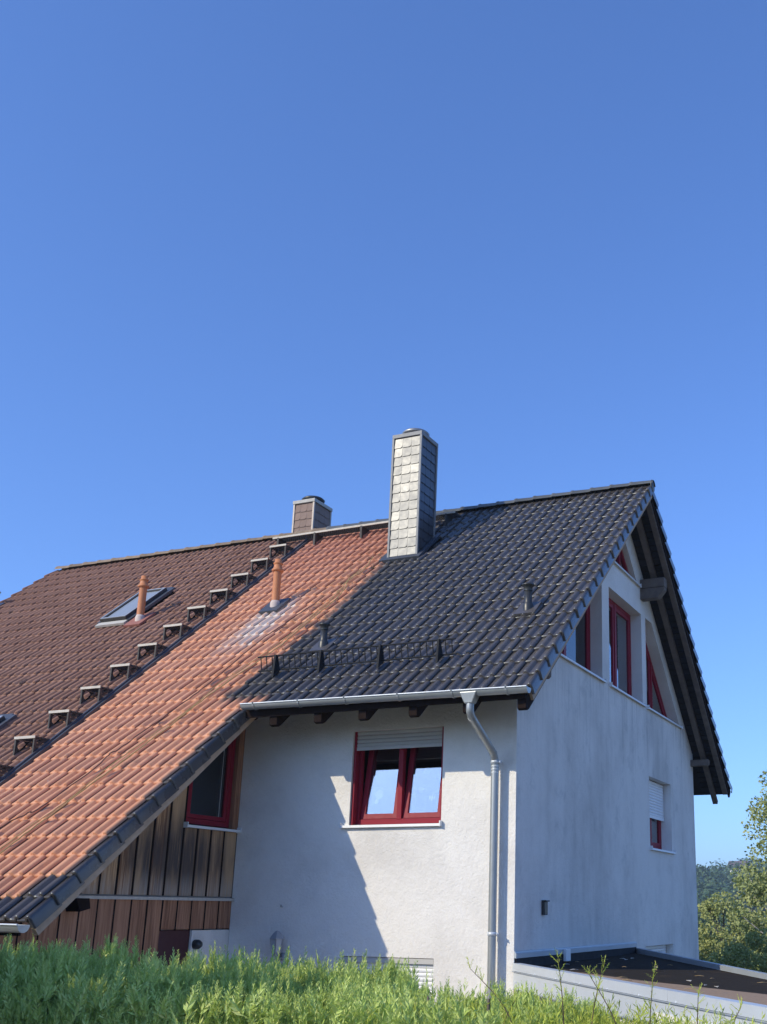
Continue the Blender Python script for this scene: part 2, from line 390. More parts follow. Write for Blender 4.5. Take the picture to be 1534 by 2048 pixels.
class MB:
    def __init__(s): s.v = []; s.f = []; s.sm = []
    def add(s, verts, faces, smooth=False, M=None):
        b = len(s.v)
        s.v += [tuple(M @ Vector(v)) if M else tuple(v) for v in verts]
        s.f += [tuple(i+b for i in f) for f in faces]; s.sm += [smooth]*len(faces)
        return s
    def hexa(s, p):                      # 8 corners, bottom loop then top loop
        return s.add(p, [(3, 2, 1, 0), (4, 5, 6, 7), (0, 1, 5, 4), (1, 2, 6, 5), (2, 3, 7, 6), (3, 0, 4, 7)])
    def box(s, x0, x1, y0, y1, z0, z1, M=None):
        p = [(x0, y0, z0), (x1, y0, z0), (x1, y1, z0), (x0, y1, z0), (x0, y0, z1), (x1, y0, z1), (x1, y1, z1), (x0, y1, z1)]
        if M: p = [tuple(M @ Vector(q)) for q in p]
        return s.hexa(p)
    def slope_box(s, x0, x1, s0, s1, h0, h1, F=RP):
        p = [F(x0, s0, h0), F(x1, s0, h0), F(x1, s1, h0), F(x0, s1, h0), F(x0, s0, h1), F(x1, s0, h1), F(x1, s1, h1), F(x0, s1, h1)]
        return s.hexa(p)
    def prism(s, loop, d):               # planar loop extruded by vector d
        loop = [Vector(p) for p in loop]; d = Vector(d); n = len(loop)
        v = loop + [p+d for p in loop]
        f = [tuple(range(n-1, -1, -1)), tuple(range(n, 2*n))] + [(i, (i+1) % n, n+(i+1) % n, n+i) for i in range(n)]
        return s.add(v, f)
    def tube(s, path, r, n=8, caps=True, smooth=True):
        path = [Vector(p) for p in path]; rs = r if isinstance(r, (list, tuple)) else [r]*len(path)
        v = []; f = []
        t0 = (path[1]-path[0]).normalized()
        a = Vector((0, 0, 1)) if abs(t0.z) < 0.9 else Vector((1, 0, 0))
        u = t0.cross(a).normalized()
        for i, p in enumerate(path):
            t = (path[min(i+1, len(path)-1)]-path[max(i-1, 0)]).normalized()
            u = (u - t*u.dot(t)).normalized(); w_ = t.cross(u)
            for k in range(n):
                an = 2*math.pi*k/n; v.append(p + (u*math.cos(an)+w_*math.sin(an))*rs[i])
        for i in range(len(path)-1):
            for k in range(n):
                f.append((i*n+k, i*n+(k+1) % n, (i+1)*n+(k+1) % n, (i+1)*n+k))
        s.add(v, f, smooth)
        if caps:
            s.add(v[:n], [tuple(range(n-1, -1, -1))]); s.add(v[-n:], [tuple(range(n))])
        return s
    def lathe(s, prof, c, n=20, smooth=True, M=None):
        v = []; f = []; c = Vector(c)
        for r, z in prof:
            for k in range(n):
                a = 2*math.pi*k/n; q = Vector((r*math.cos(a), r*math.sin(a), z))
                v.append(c + (M @ q if M else q))
        for i in range(len(prof)-1):
            for k in range(n):
                f.append((i*n+k, i*n+(k+1) % n, (i+1)*n+(k+1) % n, (i+1)*n+k))
        f.append(tuple(range((len(prof)-1)*n, len(prof)*n)))
        return s.add(v, f, smooth)
    def build(s, name, mat, parent=None, bevel=0.0, **kw):
        L = root_loc(parent) if parent else Vector((0, 0, 0))
        me = bpy.data.meshes.new(name)
        me.from_pydata([(v[0]-L.x, v[1]-L.y, v[2]-L.z) for v in s.v], [], s.f)
        bm = bmesh.new(); bm.from_mesh(me); bmesh.ops.recalc_face_normals(bm, faces=bm.faces); bm.to_mesh(me); bm.free()
        me.materials.append(MATS[mat])
        if any(s.sm):
            me.polygons.foreach_set('use_smooth', s.sm)
        me.update()
        o = bpy.data.objects.new(name, me); link(o, parent, **kw)
        if bevel:
            m = o.modifiers.new('bevel', 'BEVEL'); m.width = bevel; m.segments = 2; m.limit_method = 'ANGLE'
        return o

def np_mesh(name, V, F, mat, parent=None, **kw):       # big triangle / quad meshes straight from arrays
    me = bpy.data.meshes.new(name)
    L = root_loc(parent) if parent else Vector((0, 0, 0))
    V = np.asarray(V, np.float32) - np.array(L, np.float32)
    k = F.shape[1]
    me.vertices.add(len(V)); me.vertices.foreach_set('co', V.ravel())
    me.loops.add(F.size); me.loops.foreach_set('vertex_index', F.astype(np.int32).ravel())
    me.polygons.add(len(F)); me.polygons.foreach_set('loop_start', np.arange(0, F.size, k, dtype=np.int32))
    me.update(calc_edges=True); me.materials.append(MATS[mat])
    return link(bpy.data.objects.new(name, me), parent, **kw)

def inset(poly, d):                    # convex loop, counter-clockwise
    n = len(poly); out = []
    L = []
    for i in range(n):
        a = Vector(poly[i]); b = Vector(poly[(i+1) % n]); t = (b-a).normalized(); nn = Vector((-t.y, t.x))
        dd = d[i] if isinstance(d, (list, tuple)) else d
        L.append((a+nn*dd, t))
    for i in range(n):
        p, t = L[i-1]; q, u = L[i]
        k = ((q-p).x*u.y-(q-p).y*u.x)/(t.x*u.y-t.y*u.x)
        out.append(p+t*k)
    return out
def ring(mb, poly, ins, d0, d1, M):    # frame: outer loop to inset loop, from depth d0 (inside) to d1 (outside)
    inn = inset(poly, ins); n = len(poly)
    P = [M(p[0], p[1], d1) for p in poly] + [M(p[0], p[1], d1) for p in inn] + [M(p[0], p[1], d0) for p in poly] + [M(p[0], p[1], d0) for p in inn]
    f = []
    for i in range(n):
        j = (i+1) % n
        f += [(i, j, n+j, n+i), (2*n+j, 2*n+i, 3*n+i, 3*n+j), (n+i, n+j, 3*n+j, 3*n+i), (j, i, 2*n+i, 2*n+j)]
    mb.add(P, f); return inn
def plate(mb, poly, d0, d1, M):
    loop = [M(p[0], p[1], d1) for p in poly]; return mb.prism(loop, M(0, 0, d0)-M(0, 0, d1))

def wall_mesh(mb, outer, holes, M, depth, reveal):
    """outer face with openings, thickness, and reveals. 2-D points (a,b); M(a,b,d) with d = distance out of the wall"""
    loops = [outer]+holes
    flat = [Vector((p[0], p[1], 0)) for l in loops for p in l]
    tri = tessellate_polygon([[Vector((p[0], p[1], 0)) for p in l] for l in loops])
    v = [M(p.x, p.y, 0) for p in flat]
    want = (M(0, 0, 1)-M(0, 0, 0))
    ff = []
    for t in tri:
        a, b, c = (v[i] for i in t)
        ff.append(tuple(t) if (b-a).cross(c-a).dot(want) > 0 else (t[0], t[2], t[1]))
    mb.add(v, ff)
    vb = [M(p.x, p.y, -depth) for p in flat]
    mb.add(vb, [tuple(reversed(t)) for t in ff])
    for li, l in enumerate(loops):
        n = len(l)
        P = [M(p[0], p[1], 0) for p in l] + [M(p[0], p[1], -depth) for p in l]
        mb.add(P, [(i, (i+1) % n, n+(i+1) % n, n+i) for i in range(n)])
    return mb

# ------------------------------------------------------------------ ground and hills
def terrain(x, y):
    z = np.full_like(x, GROUND)
    near = np.clip((-y-3.6)/2.5, 0, 1)                       # the garden climbs towards the road in front
    z = z + 1.35*near*near*(3-2*near)
    back = np.clip((y-11)/45.0, 0, 1)
    z = z - 9.0*back*back*(3-2*back)
    return z
def ground():
    xs = np.concatenate([np.linspace(-750, -120, 12), np.linspace(-100, 100, 101), np.linspace(120, 750, 12)])
    ys = np.concatenate([np.linspace(-750, -120, 12), np.linspace(-100, 100, 101), np.linspace(120, 750, 12)])
    X, Y = np.meshgrid(xs, ys); Z = terrain(X, Y)
    nx, ny = len(xs), len(ys)
    I = (np.arange(ny-1)[:, None]*nx + np.arange(nx-1)[None, :]).ravel()
    F = np.stack([I, I+1, I+nx+1, I+nx], 1)
    o = np_mesh('ground', np.stack([X, Y, Z], -1).reshape(-1, 3), F, 'grass_ground', kind='structure')
ground()
simple('bounce_paving', (0.56, 0.53, 0.48), 0.9, var=0.2, scale=5, bump=0.2)
def bounce_yard():
    m = MB(); m.add([(-14, -3.9, -4.75), (-0.6, -3.9, -4.75), (-0.6, 0.955, -4.75), (-14, 0.955, -4.75), (-14, -3.9, -5.6), (-0.6, -3.9, -5.6), (-0.6, 0.955, -5.6), (-14, 0.955, -5.6)], [(0, 1, 2, 3), (0, 4, 5, 1), (1, 5, 6, 2), (3, 7, 4, 0)])
    m.build('bounce_terrace', 'bounce_paving', kind='structure')  # unseen raised pale slab, added to bounce sunlight onto the shaded front wall
bounce_yard()

def hill_h(x, y):
    u = (x+70)/260.0
    ridge = np.clip((y-150)/250.0, 0, 1); ridge = ridge*ridge*(3-2*ridge)
    top = 4.0 + 2.0*np.sin(u*5+0.4) + 1.2*np.sin(u*13+1.0)
    return -15.0 + (15.0+top)*ridge
def hill():
    xs = np.linspace(-500, 350, 70); ys = np.linspace(140, 620, 40)
    X, Y = np.meshgrid(xs, ys); Z = hill_h(X, Y)
    Z[0, :] -= 3
    nx, ny = 70, 40
    I = (np.arange(ny-1)[:, None]*nx + np.arange(nx-1)[None, :]).ravel()
    np_mesh('hill', np.stack([X, Y, Z], -1).reshape(-1, 3), np.stack([I, I+1, I+nx+1, I+nx], 1), 'grass_ground', kind='structure')
hill()

# ------------------------------------------------------------------ roof tiles
def roll(c, hw=0.040, ht=0.046, half=None):
    pts = [(c-hw-0.006, -ht), (c-hw, -ht*0.92), (c-hw*0.70, -ht*0.36), (c, 0.0), (c+hw*0.70, -ht*0.36), (c+hw, -ht*0.92), (c+hw+0.006, -ht)]
    if half == 'left': return pts[:4]
    return pts
def make_tile(name, pts, mat, flap_from=None, flap_dir=1, L=0.405):
    pts = [Vector(p) for p in pts]; n = len(pts)
    nor = []
    for i in range(n):
        t = (pts[min(i+1, n-1)]-pts[max(i-1, 0)]).normalized(); nor.append(Vector((-t.y, t.x)))
    rows = [(L, 0.0), (0.022, 0.0), (0.014, 0.0015), (0.004, 0.007), (0.0, 0.016), (0.0, 0.031)]
    V = []
    for v, off in rows:
        for i, p in enumerate(pts):
            q = p - nor[i]*off
            du = -flap_dir*0.024*v/ROW if (flap_from is not None and (i >= flap_from if flap_dir > 0 else i <= flap_from)) else 0.0
            V.append((q.x+du, v, q.y - 0.034*v/ROW))
    F = []
    for r in range(len(rows)-1):
        for i in range(n-1):
            F.append((r*n+i, (r+1)*n+i, (r+1)*n+i+1, r*n+i+1))
    return raw_mesh(name, V, F, mat, smooth=True)
PLAIN = [(0.0, -0.049)] + roll(0.15) + roll(0.30)[:5] + [(0.336, -0.038)]
FLAP = [(0.322, -0.004), (0.338, -0.018), (0.344, -0.045), (0.346, -0.158)]
VERGE = [(0.0, -0.049)] + roll(0.15) + roll(0.30, half='left') + FLAP
HALF = [(0.0, -0.049)] + roll(0.15, half='left') + [(x-0.15, y) for x, y in FLAP]
LVERGE = [(-0.046, -0.165), (-0.044, -0.045), (-0.036, -0.014), (0.0, 0.0)] + roll(0.0)[4:] + roll(0.15) + roll(0.30)[:5] + [(0.336, -0.038)]

def tile_mats(bname):
    return bname
def place_tile(me, name, x, s, parent, jitter=True):
    o = bpy.data.objects.new(name, me)
    p = RP(x, s) - root_loc(parent)
    if jitter:
        p += Vector((rnd.uniform(-.0025, .0025), 0, 0)) + Vector((0, CT, ST))*rnd.uniform(-.004, .004)
    o.location = p
    o.rotation_euler = (TH+(rnd.uniform(-.006, .006) if jitter else 0), rnd.uniform(-.004, .004) if jitter else 0, rnd.uniform(-.004, .004) if jitter else 0)
    return link(o, parent)
def stuff_tiles(items, parent, name='roof_tile_field'):
    """items: (mesh, x, s): joined into one part, one mesh per material"""
    names = []; VV = []; FF = []; MI = []; b = 0
    for me, x, s in items:
        mn = me.materials[0].name
        if mn not in names: names.append(mn)
        n = len(me.vertices); co = np.empty(n*3, np.float32); me.vertices.foreach_get('co', co); co = co.reshape(-1, 3)
        a = TH + rnd.uniform(-.006, .006); ca, sa = math.cos(a), math.sin(a)
        p = RP(x, s + rnd.uniform(-.004, .004))
        VV.append(np.stack([co[:, 0]+p.x+rnd.uniform(-.0025, .0025), co[:, 1]*ca-co[:, 2]*sa+p.y, co[:, 1]*sa+co[:, 2]*ca+p.z], 1))
        f = np.empty(len(me.loops), np.int32); me.loops.foreach_get('vertex_index', f); f = f.reshape(-1, 4)
        FF.append(f+b); b += n; MI.append(np.full(len(f), names.index(mn), np.int32))
    o = np_mesh(name, np.concatenate(VV), np.concatenate(FF), names[0], parent, kind='stuff')
    for mn in names[1:]: o.data.materials.append(MATS[mn])
    o.data.polygons.foreach_set('material_index', np.concatenate(MI))
    o.data.polygons.foreach_set('use_smooth', [True]*len(o.data.polygons))

CAMP = Vector((4.746, -11.305, -2.565))
def view_size(p):                       # how large a tile shows; 0 outside the frame
    d = p-CAMP; z = d.dot(_fwd)
    if z <= 0: return 0
    x = 1055.27+2116.07*d.dot(_right)/z; y = 1216.3-2116.07*d.dot(_up)/z
    if x < -10 or x > 1544 or y > 1880: return 1.0/(1000*z)
    return 1.0/z

# ================================================================== the right-hand house
house = empty('semi_detached_house', (-2.6, 3.0, GROUND),
              label='white rendered half of the semi-detached house with dark grey roof and red-framed windows', cat='house')
def Mfront(a, b, d): return Vector((a, YF-d, b))           # a = X, b = Z
def Mgable(a, b, d): return Vector((XG+d, a, b))           # a = Y, b = Z
def Mside(a, b, d): return Vector((XS+d, a, b))

# --- openings
W_FRONT = [(-2.96, -1.55), (-1.59, -1.55), (-1.59, -0.27), (-2.96, -0.27)]
W_LOWF = [(-2.96, -4.45), (-1.63, -4.45), (-1.63, -3.17), (-2.96, -3.17)]
G_A = [(1.86, 0.94), (4.38, 0.94), (4.38, 2.62), (3.80, 2.62)]
G_B = [(4.74, 0.94), (6.60, 0.94), (6.60, 2.61), (4.74, 2.61)]
G_C = [(6.86, 0.94), (9.15, 0.94), (7.28, 2.61), (6.86, 2.61)]
G_D = [(4.66, 3.12), (6.42, 3.12), (5.66, 3.77), (5.42, 3.77)]
G_S = [(6.88, -1.555), (8.32, -1.555), (8.32, -0.283), (6.88, -0.283)]
G_L = [(6.48, -4.4), (8.24, -4.4), (8.24, -3.15), (6.48, -3.15)]
YB = 2*YR-YF                            # back wall plane
def under(y, h):                        # z of a layer h below the tile plane, over depth y
    yy = y if y <= YR else 2*YR-y
    return (yy + h*ST)/CT*ST + h*CT if False else (yy*math.tan(TH) + h/CT)

mb = MB()
front_outer = [(XS, GROUND-0.4), (XG-0.301, GROUND-0.4), (XG-0.301, under(YF, -0.105)), (XS, under(YF, -0.105))]
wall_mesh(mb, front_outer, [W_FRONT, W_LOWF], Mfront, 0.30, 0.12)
g_outer = [(YF, GROUND-0.4), (YB, GROUND-0.4), (YB, under(YB, -0.20)), (YR, under(YR, -0.20)), (YF, under(YF, -0.105))]
wall_mesh(mb, g_outer, [G_A, G_B, G_C, G_D, G_S, G_L], Mgable, 0.30, 0.2)
mb.build('wall', 'wall_render', house)
mb = MB()
mb.box(XB, XG-0.3, YB-0.3, YB-0.01, GROUND-0.4, 0.55)
mb.box(XB-0.1, XB+0.1, -2.6, YB-0.31, GROUND-0.4, -2.401)
mb.prism([(XB-0.1, -2.0, -2.4), (XB-0.1, YB-0.31, -2.4), (XB-0.1, YB-0.31, 0.2), (XB-0.1, YR, under(YR, -0.4)), (XB-0.1, -2.0, under(-2.0, -0.4))], (0.2, 0, 0))
mb.box(XB+0.1, XS-0.01, -2.6, -2.35, GROUND-0.4, -2.40)
mb.build('inner_wall', 'room_dark', house)
mb = MB()
mb.box(XB+0.1, XG-0.31, YF+0.31, YB-0.31, -2.95, -2.75)
mb.box(XB+0.1, XG-0.31, YF+0.3, YB-0.31, -0.12, 0.08)
mb.box(XB+0.1, XG-0.31, 3.95, 2*YR-3.95, 2.75, 2.92)
mb.box(XB+0.1, XS-0.21, -2.3, YF+0.3, -2.72, -2.62)
mb.build('floor_slab', 'room_dark', house)

# --- roof structure
roof = empty('roof', (0, 0, 0), house)
mb = MB()
mb.slope_box(XCV+0.02, -0.02, -0.035, SR, -0.13, -0.085)
mb.slope_box(XB+0.05, XCV+0.005, -12*ROW+0.06, SR, -0.13, -0.085)
mb.build('roof_deck', 'timber_soffit', roof)
mb = MB(); mb.slope_box(XB+0.05, -0.02, -0.10, SR-0.02, -0.085-0.11, -0.085, RFAR); mb.build('roof_deck', 'timber_soffit', roof)
# soffit boards of the far overhang, one by one
sb = 0.0
k = 0
while sb < SR-0.3:
    m = MB(); m.slope_box(XG-0.02, -0.03, sb+0.006, sb+0.136, -0.225, -0.197, RFAR)
    m.build('soffit_board', 'timber_soffit', roof); sb += 0.142
# rafters
tt = math.tan(TH)
for x in (-3.60, -2.92, -2.26, -1.54, -0.80, -0.085):
    m = MB()
    p = [(x-0.055, 0.014, -0.155), (x-0.055, 0.018, -0.292), (x-0.055, 0.07, -0.310), (x-0.055, 0.115, 0.115*tt-0.385), (x-0.055, 1.3, 1.3*tt-0.385), (x-0.055, 1.3, 1.3*tt-0.172), (x-0.055, 0.03, 0.03*tt-0.172)]
    m.prism(p, (0.11, 0, 0)); m.build('rafter', 'timber_dark', roof)
for x in (-0.07, -0.33):
    m = MB(); m.slope_box(x-0.05, x+0.05, 0.0 if x > -0.2 else -0.26, SR-0.05, -0.31, -0.228, RFAR); m.build('flying_rafter', 'beam_wood', roof)
m = MB(); m.slope_box(-0.035, 0.0, -0.12, SR-0.03, -0.27, -0.09, RFAR); m.build('barge_board', 'timber_dark', roof)
m = MB(); m.slope_box(-0.03, 0.004, 0.02, SR-0.03, -0.245, -0.09); m.build('barge_board', 'timber_grey', roof)
m = MB(); m.slope_box(XCV-0.05, XCV+0.004, -12*ROW+0.02, 0.10, -0.262, -0.09); m.build('barge_board', 'timber_grey', roof)
m = MB(); m.slope_box(XCV-0.09, XCV-0.015, 0.10, 1.2, -0.30, -0.132); m.build('trimmer', 'timber_dark', roof)
# fascia boards
m = MB(); m.box(XCV+0.03, -0.03, -0.015, 0.012, -0.185, -0.030); m.build('fascia_board', 'timber_dark', roof)
y0 = -12*ROW*CT
m = MB(); m.box(XB+0.05, XCV-0.08, y0+0.01, y0+0.04, y0*math.tan(TH)-0.19, y0*math.tan(TH)-0.06); m.build('fascia_board', 'timber_dark', roof)
# purlin ends
m = MB()
m.prism([(XG-0.25, 6.56, 3.09), (-0.09, 6.56, 3.09), (-0.09, 6.56, 3.262), (XG-0.25, 6.56, 3.262)], (0, 0.18, 0)); m.build('purlin_end', 'beam_wood', roof, bevel=0.006)
m = MB()
m.prism([(XG-0.25, 6.563, 2.885), (-0.22, 6.563, 2.885), (-0.10, 6.563, 3.03), (-0.095, 6.563, 3.083), (XG-0.25, 6.563, 3.083)], (0, 0.175, 0)); m.build('purlin_end', 'beam_wood', roof, bevel=0.006)
m = MB(); m.prism([(XG-0.25, 9.90, 0.262), (-0.21, 9.90, 0.262), (-0.18, 9.90, 0.29), (-0.18, 9.90, 0.385), (XG-0.25, 9.90, 0.385)], (0, 0.14, 0)); m.build('purlin_end', 'beam_wood', roof, bevel=0.005)
m = MB(); m.prism([(XG-0.25, 1.05, 0.30), (-0.20, 1.05, 0.30), (-0.17, 1.05, 0.33), (-0.17, 1.05, 0.42), (XG-0.25, 1.05, 0.42)], (0, 0.14, 0)); m.build('purlin_end', 'beam_wood', roof, bevel=0.005)
# timber ledge seen under the verge near the eave
# --- tiles
me_dark = make_tile('roof_tile', PLAIN, 'tile_dark'); me_red = make_tile('roof_tile', PLAIN, 'tile_red'); me_brown = make_tile('roof_tile', PLAIN, 'tile_brown')
me_verge = make_tile('verge_tile', VERGE, 'tile_dark', 12); me_half = make_tile('verge_tile', HALF, 'tile_dark', 5)
me_bv = make_tile('verge_tile', LVERGE, 'tile_brown', 3, -1)
NR = 21
CHX0, CHX1, CHY0, CHY1 = -4.275, -3.715, 3.85, 4.445        # chimney footprint
def in_chimney(x, r):
    a = RP(x+0.15, (r+0.5)*ROW)
    return CHX0-0.02 < a.x < CHX1+0.02 and CHY0+0.05 < a.y < CHY1-0.05
cand = []
for r in range(0, NR):
    for c in range(0, 23):
        x = -TW*(c+1)
        if c == 0: place_tile(me_verge, 'verge_tile', x, r*ROW, roof); continue
        if in_chimney(x, r): continue
        cand.append((me_dark if x > -3.95 else me_red, x, r))
for r in range(-12, 0):
    place_tile(me_half, 'verge_tile', -4.20, r*ROW, roof)
    for c in range(14, 23):
        x = -TW*(c+1)
        dk = r == -12 or (r == -11 and c == 14)
        cand.append((me_dark if dk else me_red, x, r))
def split300(cand, parent):
    L = sorted(cand, key=lambda t: -view_size(RP(t[1]+0.15, (t[2]+0.5)*ROW)))
    for me, x, r in L[:300]: place_tile(me, 'roof_tile', x, r*ROW, parent)
    stuff_tiles([(me, x, r*ROW) for me, x, r in L[300:]], parent)
split300(cand, roof)
# verge tiles and simple field of the far slope
m = bpy.data.meshes.new('far')
for r in range(0, NR):
    o = bpy.data.objects.new('verge_tile', me_verge)
    M = Matrix.Translation(Vector((0, 2*YR, 0))) @ Matrix.Diagonal((1, -1, 1, 1)) @ Matrix.Translation(RP(-TW, (r-0.3)*ROW)) @ Matrix.Rotation(TH, 4, 'X')
    link(o, roof); o.matrix_local = Matrix.Translation(-root_loc(roof)) @ M
mb = MB()
for r in range(0, NR):
    for c in range(1, 23):
        x = -TW*(c+1)
        mb.slope_box(x, x+TW-0.01, (r-0.3)*ROW, (r+0.75)*ROW, -0.06, -0.035, RFAR)
mb.build('rear_tile_field', 'tile_dark', roof, kind='stuff')
# ridge tiles
def ridge_tile_mesh(name, mat, L=0.42):
    prof = []
    for k in range(9):
        a = math.radians(-78 + 156*k/8)
        prof.append((math.sin(a), math.cos(a)))
    V = []; F = []
    sec = [(0.0, 0.117), (0.0, 0.131), (0.035, 0.131), (0.05, 0.122), (L, 0.108)]
    for x, rr in sec:
        for sy, cz in prof: V.append((x, sy*rr*1.02, cz*rr-0.045))
    n = len(prof)
    for i in range(len(sec)-1):
        for k in range(n-1): F.append((i*n+k, i*n+k+1, (i+1)*n+k+1, (i+1)*n+k))
    return raw_mesh(name, V, F, mat, smooth=True)
me_rd = ridge_tile_mesh('ridge_tile', 'ridge_dark'); me_rb = ridge_tile_mesh('ridge_tile', 'ridge_brown')
ZR = YR*math.tan(TH)
def ridge_run(x1, x0, me, parent, step=0.37):
    x = x1-0.40; first = True
    while x > x0-0.3:
        o = bpy.data.objects.new('ridge_tile', me); o.location = Vector((x, YR, ZR-0.045+rnd.uniform(-.003, .003)))-root_loc(parent)
        o.rotation_euler = (0, rnd.uniform(-.006, .006), rnd.uniform(-.006, .006)); link(o, parent); x -= step
ridge_run(0.03, XB+0.35, me_rd, roof)
m = MB(); m.lathe([(0.0, -0.004), (0.112, -0.004), (0.112, 0.012), (0.0, 0.012)], (0.02, YR, ZR-0.09), 20, M=Matrix.Rotation(math.pi/2, 3, 'Y')); m.build('ridge_end_cap', 'ridge_dark', roof)
# dark valley flashing between the houses
m = MB(); m.slope_box(XB-0.10, XB+0.02, -12*ROW, SR-0.05, -0.075, -0.022)
m.slope_box(XB-0.055, XB-0.025, -12*ROW, SR-0.05, -0.022, 0.002); m.build('party_line_flashing', 'lead', roof)

# --- gutters
def gutter(parent, x0, x1, yc, z0, z1, r, name='gutter', cap_right=True):
    m = MB(); n = 10
    def sec(x, z, rr, back):
        P = []
        for k in range(n+1):
            a = math.pi + math.pi*k/n
            P.append(Vector((x, yc+rr*math.cos(a), z+rr*math.sin(a))))
        return P
    for rr, flip in ((r, False), (r-0.004, True)):
        A = sec(x0, z0, rr, 0); B = sec(x1, z1, rr, 0)
        f = [(i, i+1, n+1+i+1, n+1+i) for i in range(n)]
        if flip: f = [tuple(reversed(q)) for q in f]
        m.add(A+B, f, True)
    for x, z in ((x0, z0), (x1, z1)):
        m.prism(sec(x-0.002, z, r+0.001, 0), (0.004, 0, 0))
    g = m.build(name, 'zinc', parent)
    b = MB(); b.tube([(x0, yc-r-0.004, z0+0.002), (x1, yc-r-0.004, z1+0.002)], 0.0095, 8)
    b.build('gutter_bead', 'galvanized', g)
    return g
gt = gutter(house, XCV+0.05, 0.055, -0.105, -0.030, -0.075, 0.068)
for x in (-3.80, -3.11, -2.42, -1.66, -0.92, -0.21):
    z = -0.030 - 0.045*(x+4.0)/4.05
    m = MB(); P = []
    for k in range(9):
        a = math.pi*1.02 + math.pi*0.9*k/8
        P.append(Vector((x, -0.105+0.0725*math.cos(a), z+0.0725*math.sin(a))))
    for i in range(8):
        a, b = P[i], P[i+1]; t = Vector((0.013, 0, 0)); c = Vector((x, -0.105, z)); oa = (a-c).normalized()*0.004; ob = (b-c).normalized()*0.004
        m.add([a-t, a+t, b+t, b-t, a-t+oa, a+t+oa, b+t+ob, b-t+ob], [(4, 5, 6, 7), (0, 3, 2, 1), (0, 1, 5, 4), (1, 2, 6, 5), (2, 3, 7, 6), (3, 0, 4, 7)])
    m.tube([(x, -0.178, z), (x, -0.186, z+0.016)], 0.013, 6)
    m.build('bracket', 'zinc', gt)
gutter(house, XB+0.05, -3.955, -3.245, -2.745, -2.765, 0.075)

# --- downpipe
xp, yp = -0.79, 0.84
dp_path = [(-0.70, -0.105, -0.19), (-0.70, -0.105, -0.27), (-0.703, -0.09, -0.325), (-0.712, -0.02, -0.375), (-0.735, 0.22, -0.47), (-0.772, 0.62, -0.625),
           (-0.785, 0.76, -0.69), (xp, 0.825, -0.755), (xp, yp, -0.84), (xp, yp, -1.5), (xp, yp, -3.0), (xp, yp, GROUND-0.2)]
def smooth_path(P, n=4):
    P = [Vector(p) for p in P]; out = []
    for i in range(len(P)-1):
        p0, p1, p2, p3 = P[max(i-1, 0)], P[i], P[i+1], P[min(i+2, len(P)-1)]
        for k in range(n):
            t = k/n
            out.append(0.5*((2*p1)+(p2-p0)*t+(2*p0-5*p1+4*p2-p3)*t*t+(3*p1-p0-3*p2+p3)*t**3))
    return out+[P[-1]]
m = MB(); m.tube(smooth_path(dp_path[:9], 3), 0.047, 16); dp = m.build('downpipe', 'zinc', house)
m = MB(); m.tube(dp_path[8:], 0.0495, 16); m.build('pipe_length', 'zinc', dp)
m = MB()
top = [(-0.815, -0.18, -0.085), (-0.585, -0.18, -0.085), (-0.585, -0.03, -0.085), (-0.815, -0.03, -0.085)]
bot = [(-0.755, -0.158, -0.225), (-0.648, -0.158, -0.225), (-0.648, -0.052, -0.225), (-0.755, -0.052, -0.225)]
m.hexa(bot+top); m.build('rainwater_head', 'zinc', dp, bevel=0.012)
for z in (-0.79, -2.86, -4.6):
    m = MB(); m.lathe([(0.050, -0.022), (0.056, -0.022), (0.056, 0.022), (0.050, 0.022)], (xp, yp, z), 18)
    m.box(xp+0.045, xp+0.085, yp-0.008, yp+0.008, z-0.014, z+0.014); m.tube([(xp+0.075, yp-0.03, z), (xp+0.075, yp+0.03, z)], 0.008, 6)
    m.box(xp-0.01, xp+0.01, yp+0.05, YF+0.01, z-0.01, z+0.01); m.build('clamp', 'galvanized', dp)
for i, (z, rr) in enumerate(((-0.845, 0.053), (-0.885, 0.0525), (-0.925, 0.0515))):
    m = MB(); m.lathe([(0.048, -0.008), (rr, -0.005), (rr, 0.005), (0.048, 0.008)], (xp, yp, z), 18); m.build('pipe_collar', 'galvanized', dp)
for i in (1, 3):
    a = Vector(dp_path[3 if i == 1 else 6]); b = Vector(dp_path[4 if i == 1 else 5]); t = (b-a).normalized()
    m = MB(); m.tube([a-t*0.012, a+t*0.012], 0.0505, 16); m.build('pipe_collar', 'zinc', dp)

# --- windows
def window(parent, poly, M, depth, frame=0.075, fmat='red_frame', name='window'):
    m = MB(); inn = ring(m, poly, frame, -depth-0.07, -depth, M)
    return m.build(name, fmat, parent, bevel=0.004), inn
def sash(parent, poly, M, d, width=0.062, pane='glass', thick=0.055, fmat='red_frame'):
    m = MB(); inn = ring(m, poly, width, d-thick, d, M); m.build('sash', fmat, parent, bevel=0.004)
    m = MB(); plate(m, inset(inn, -0.006), d-0.030, d-0.022, M); m.build('pane', pane, parent)
def sill(parent, M, a0, a1, b, out, mat='white_alu', back=0.10):
    m = MB()
    p = [(b, -back), (b-0.012, out-0.004), (b-0.045, out), (b-0.047, out-0.006), (b-0.02, out-0.012), (b-0.014, -back)]
    m.prism([M(a0, z, d) for z, d in p], M(a1, 0, 0)-M(a0, 0, 0)); m.build('sill', mat, parent)
    for a in (a0, a1):
        m = MB(); m.box(-0.008, 0.008, -0.01, out+0.004, b-0.05, b+0.022, None)
        m.v = [tuple(M(a+v[0], v[2], v[1])) for v in m.v]; m.build('sill_end', mat, parent)
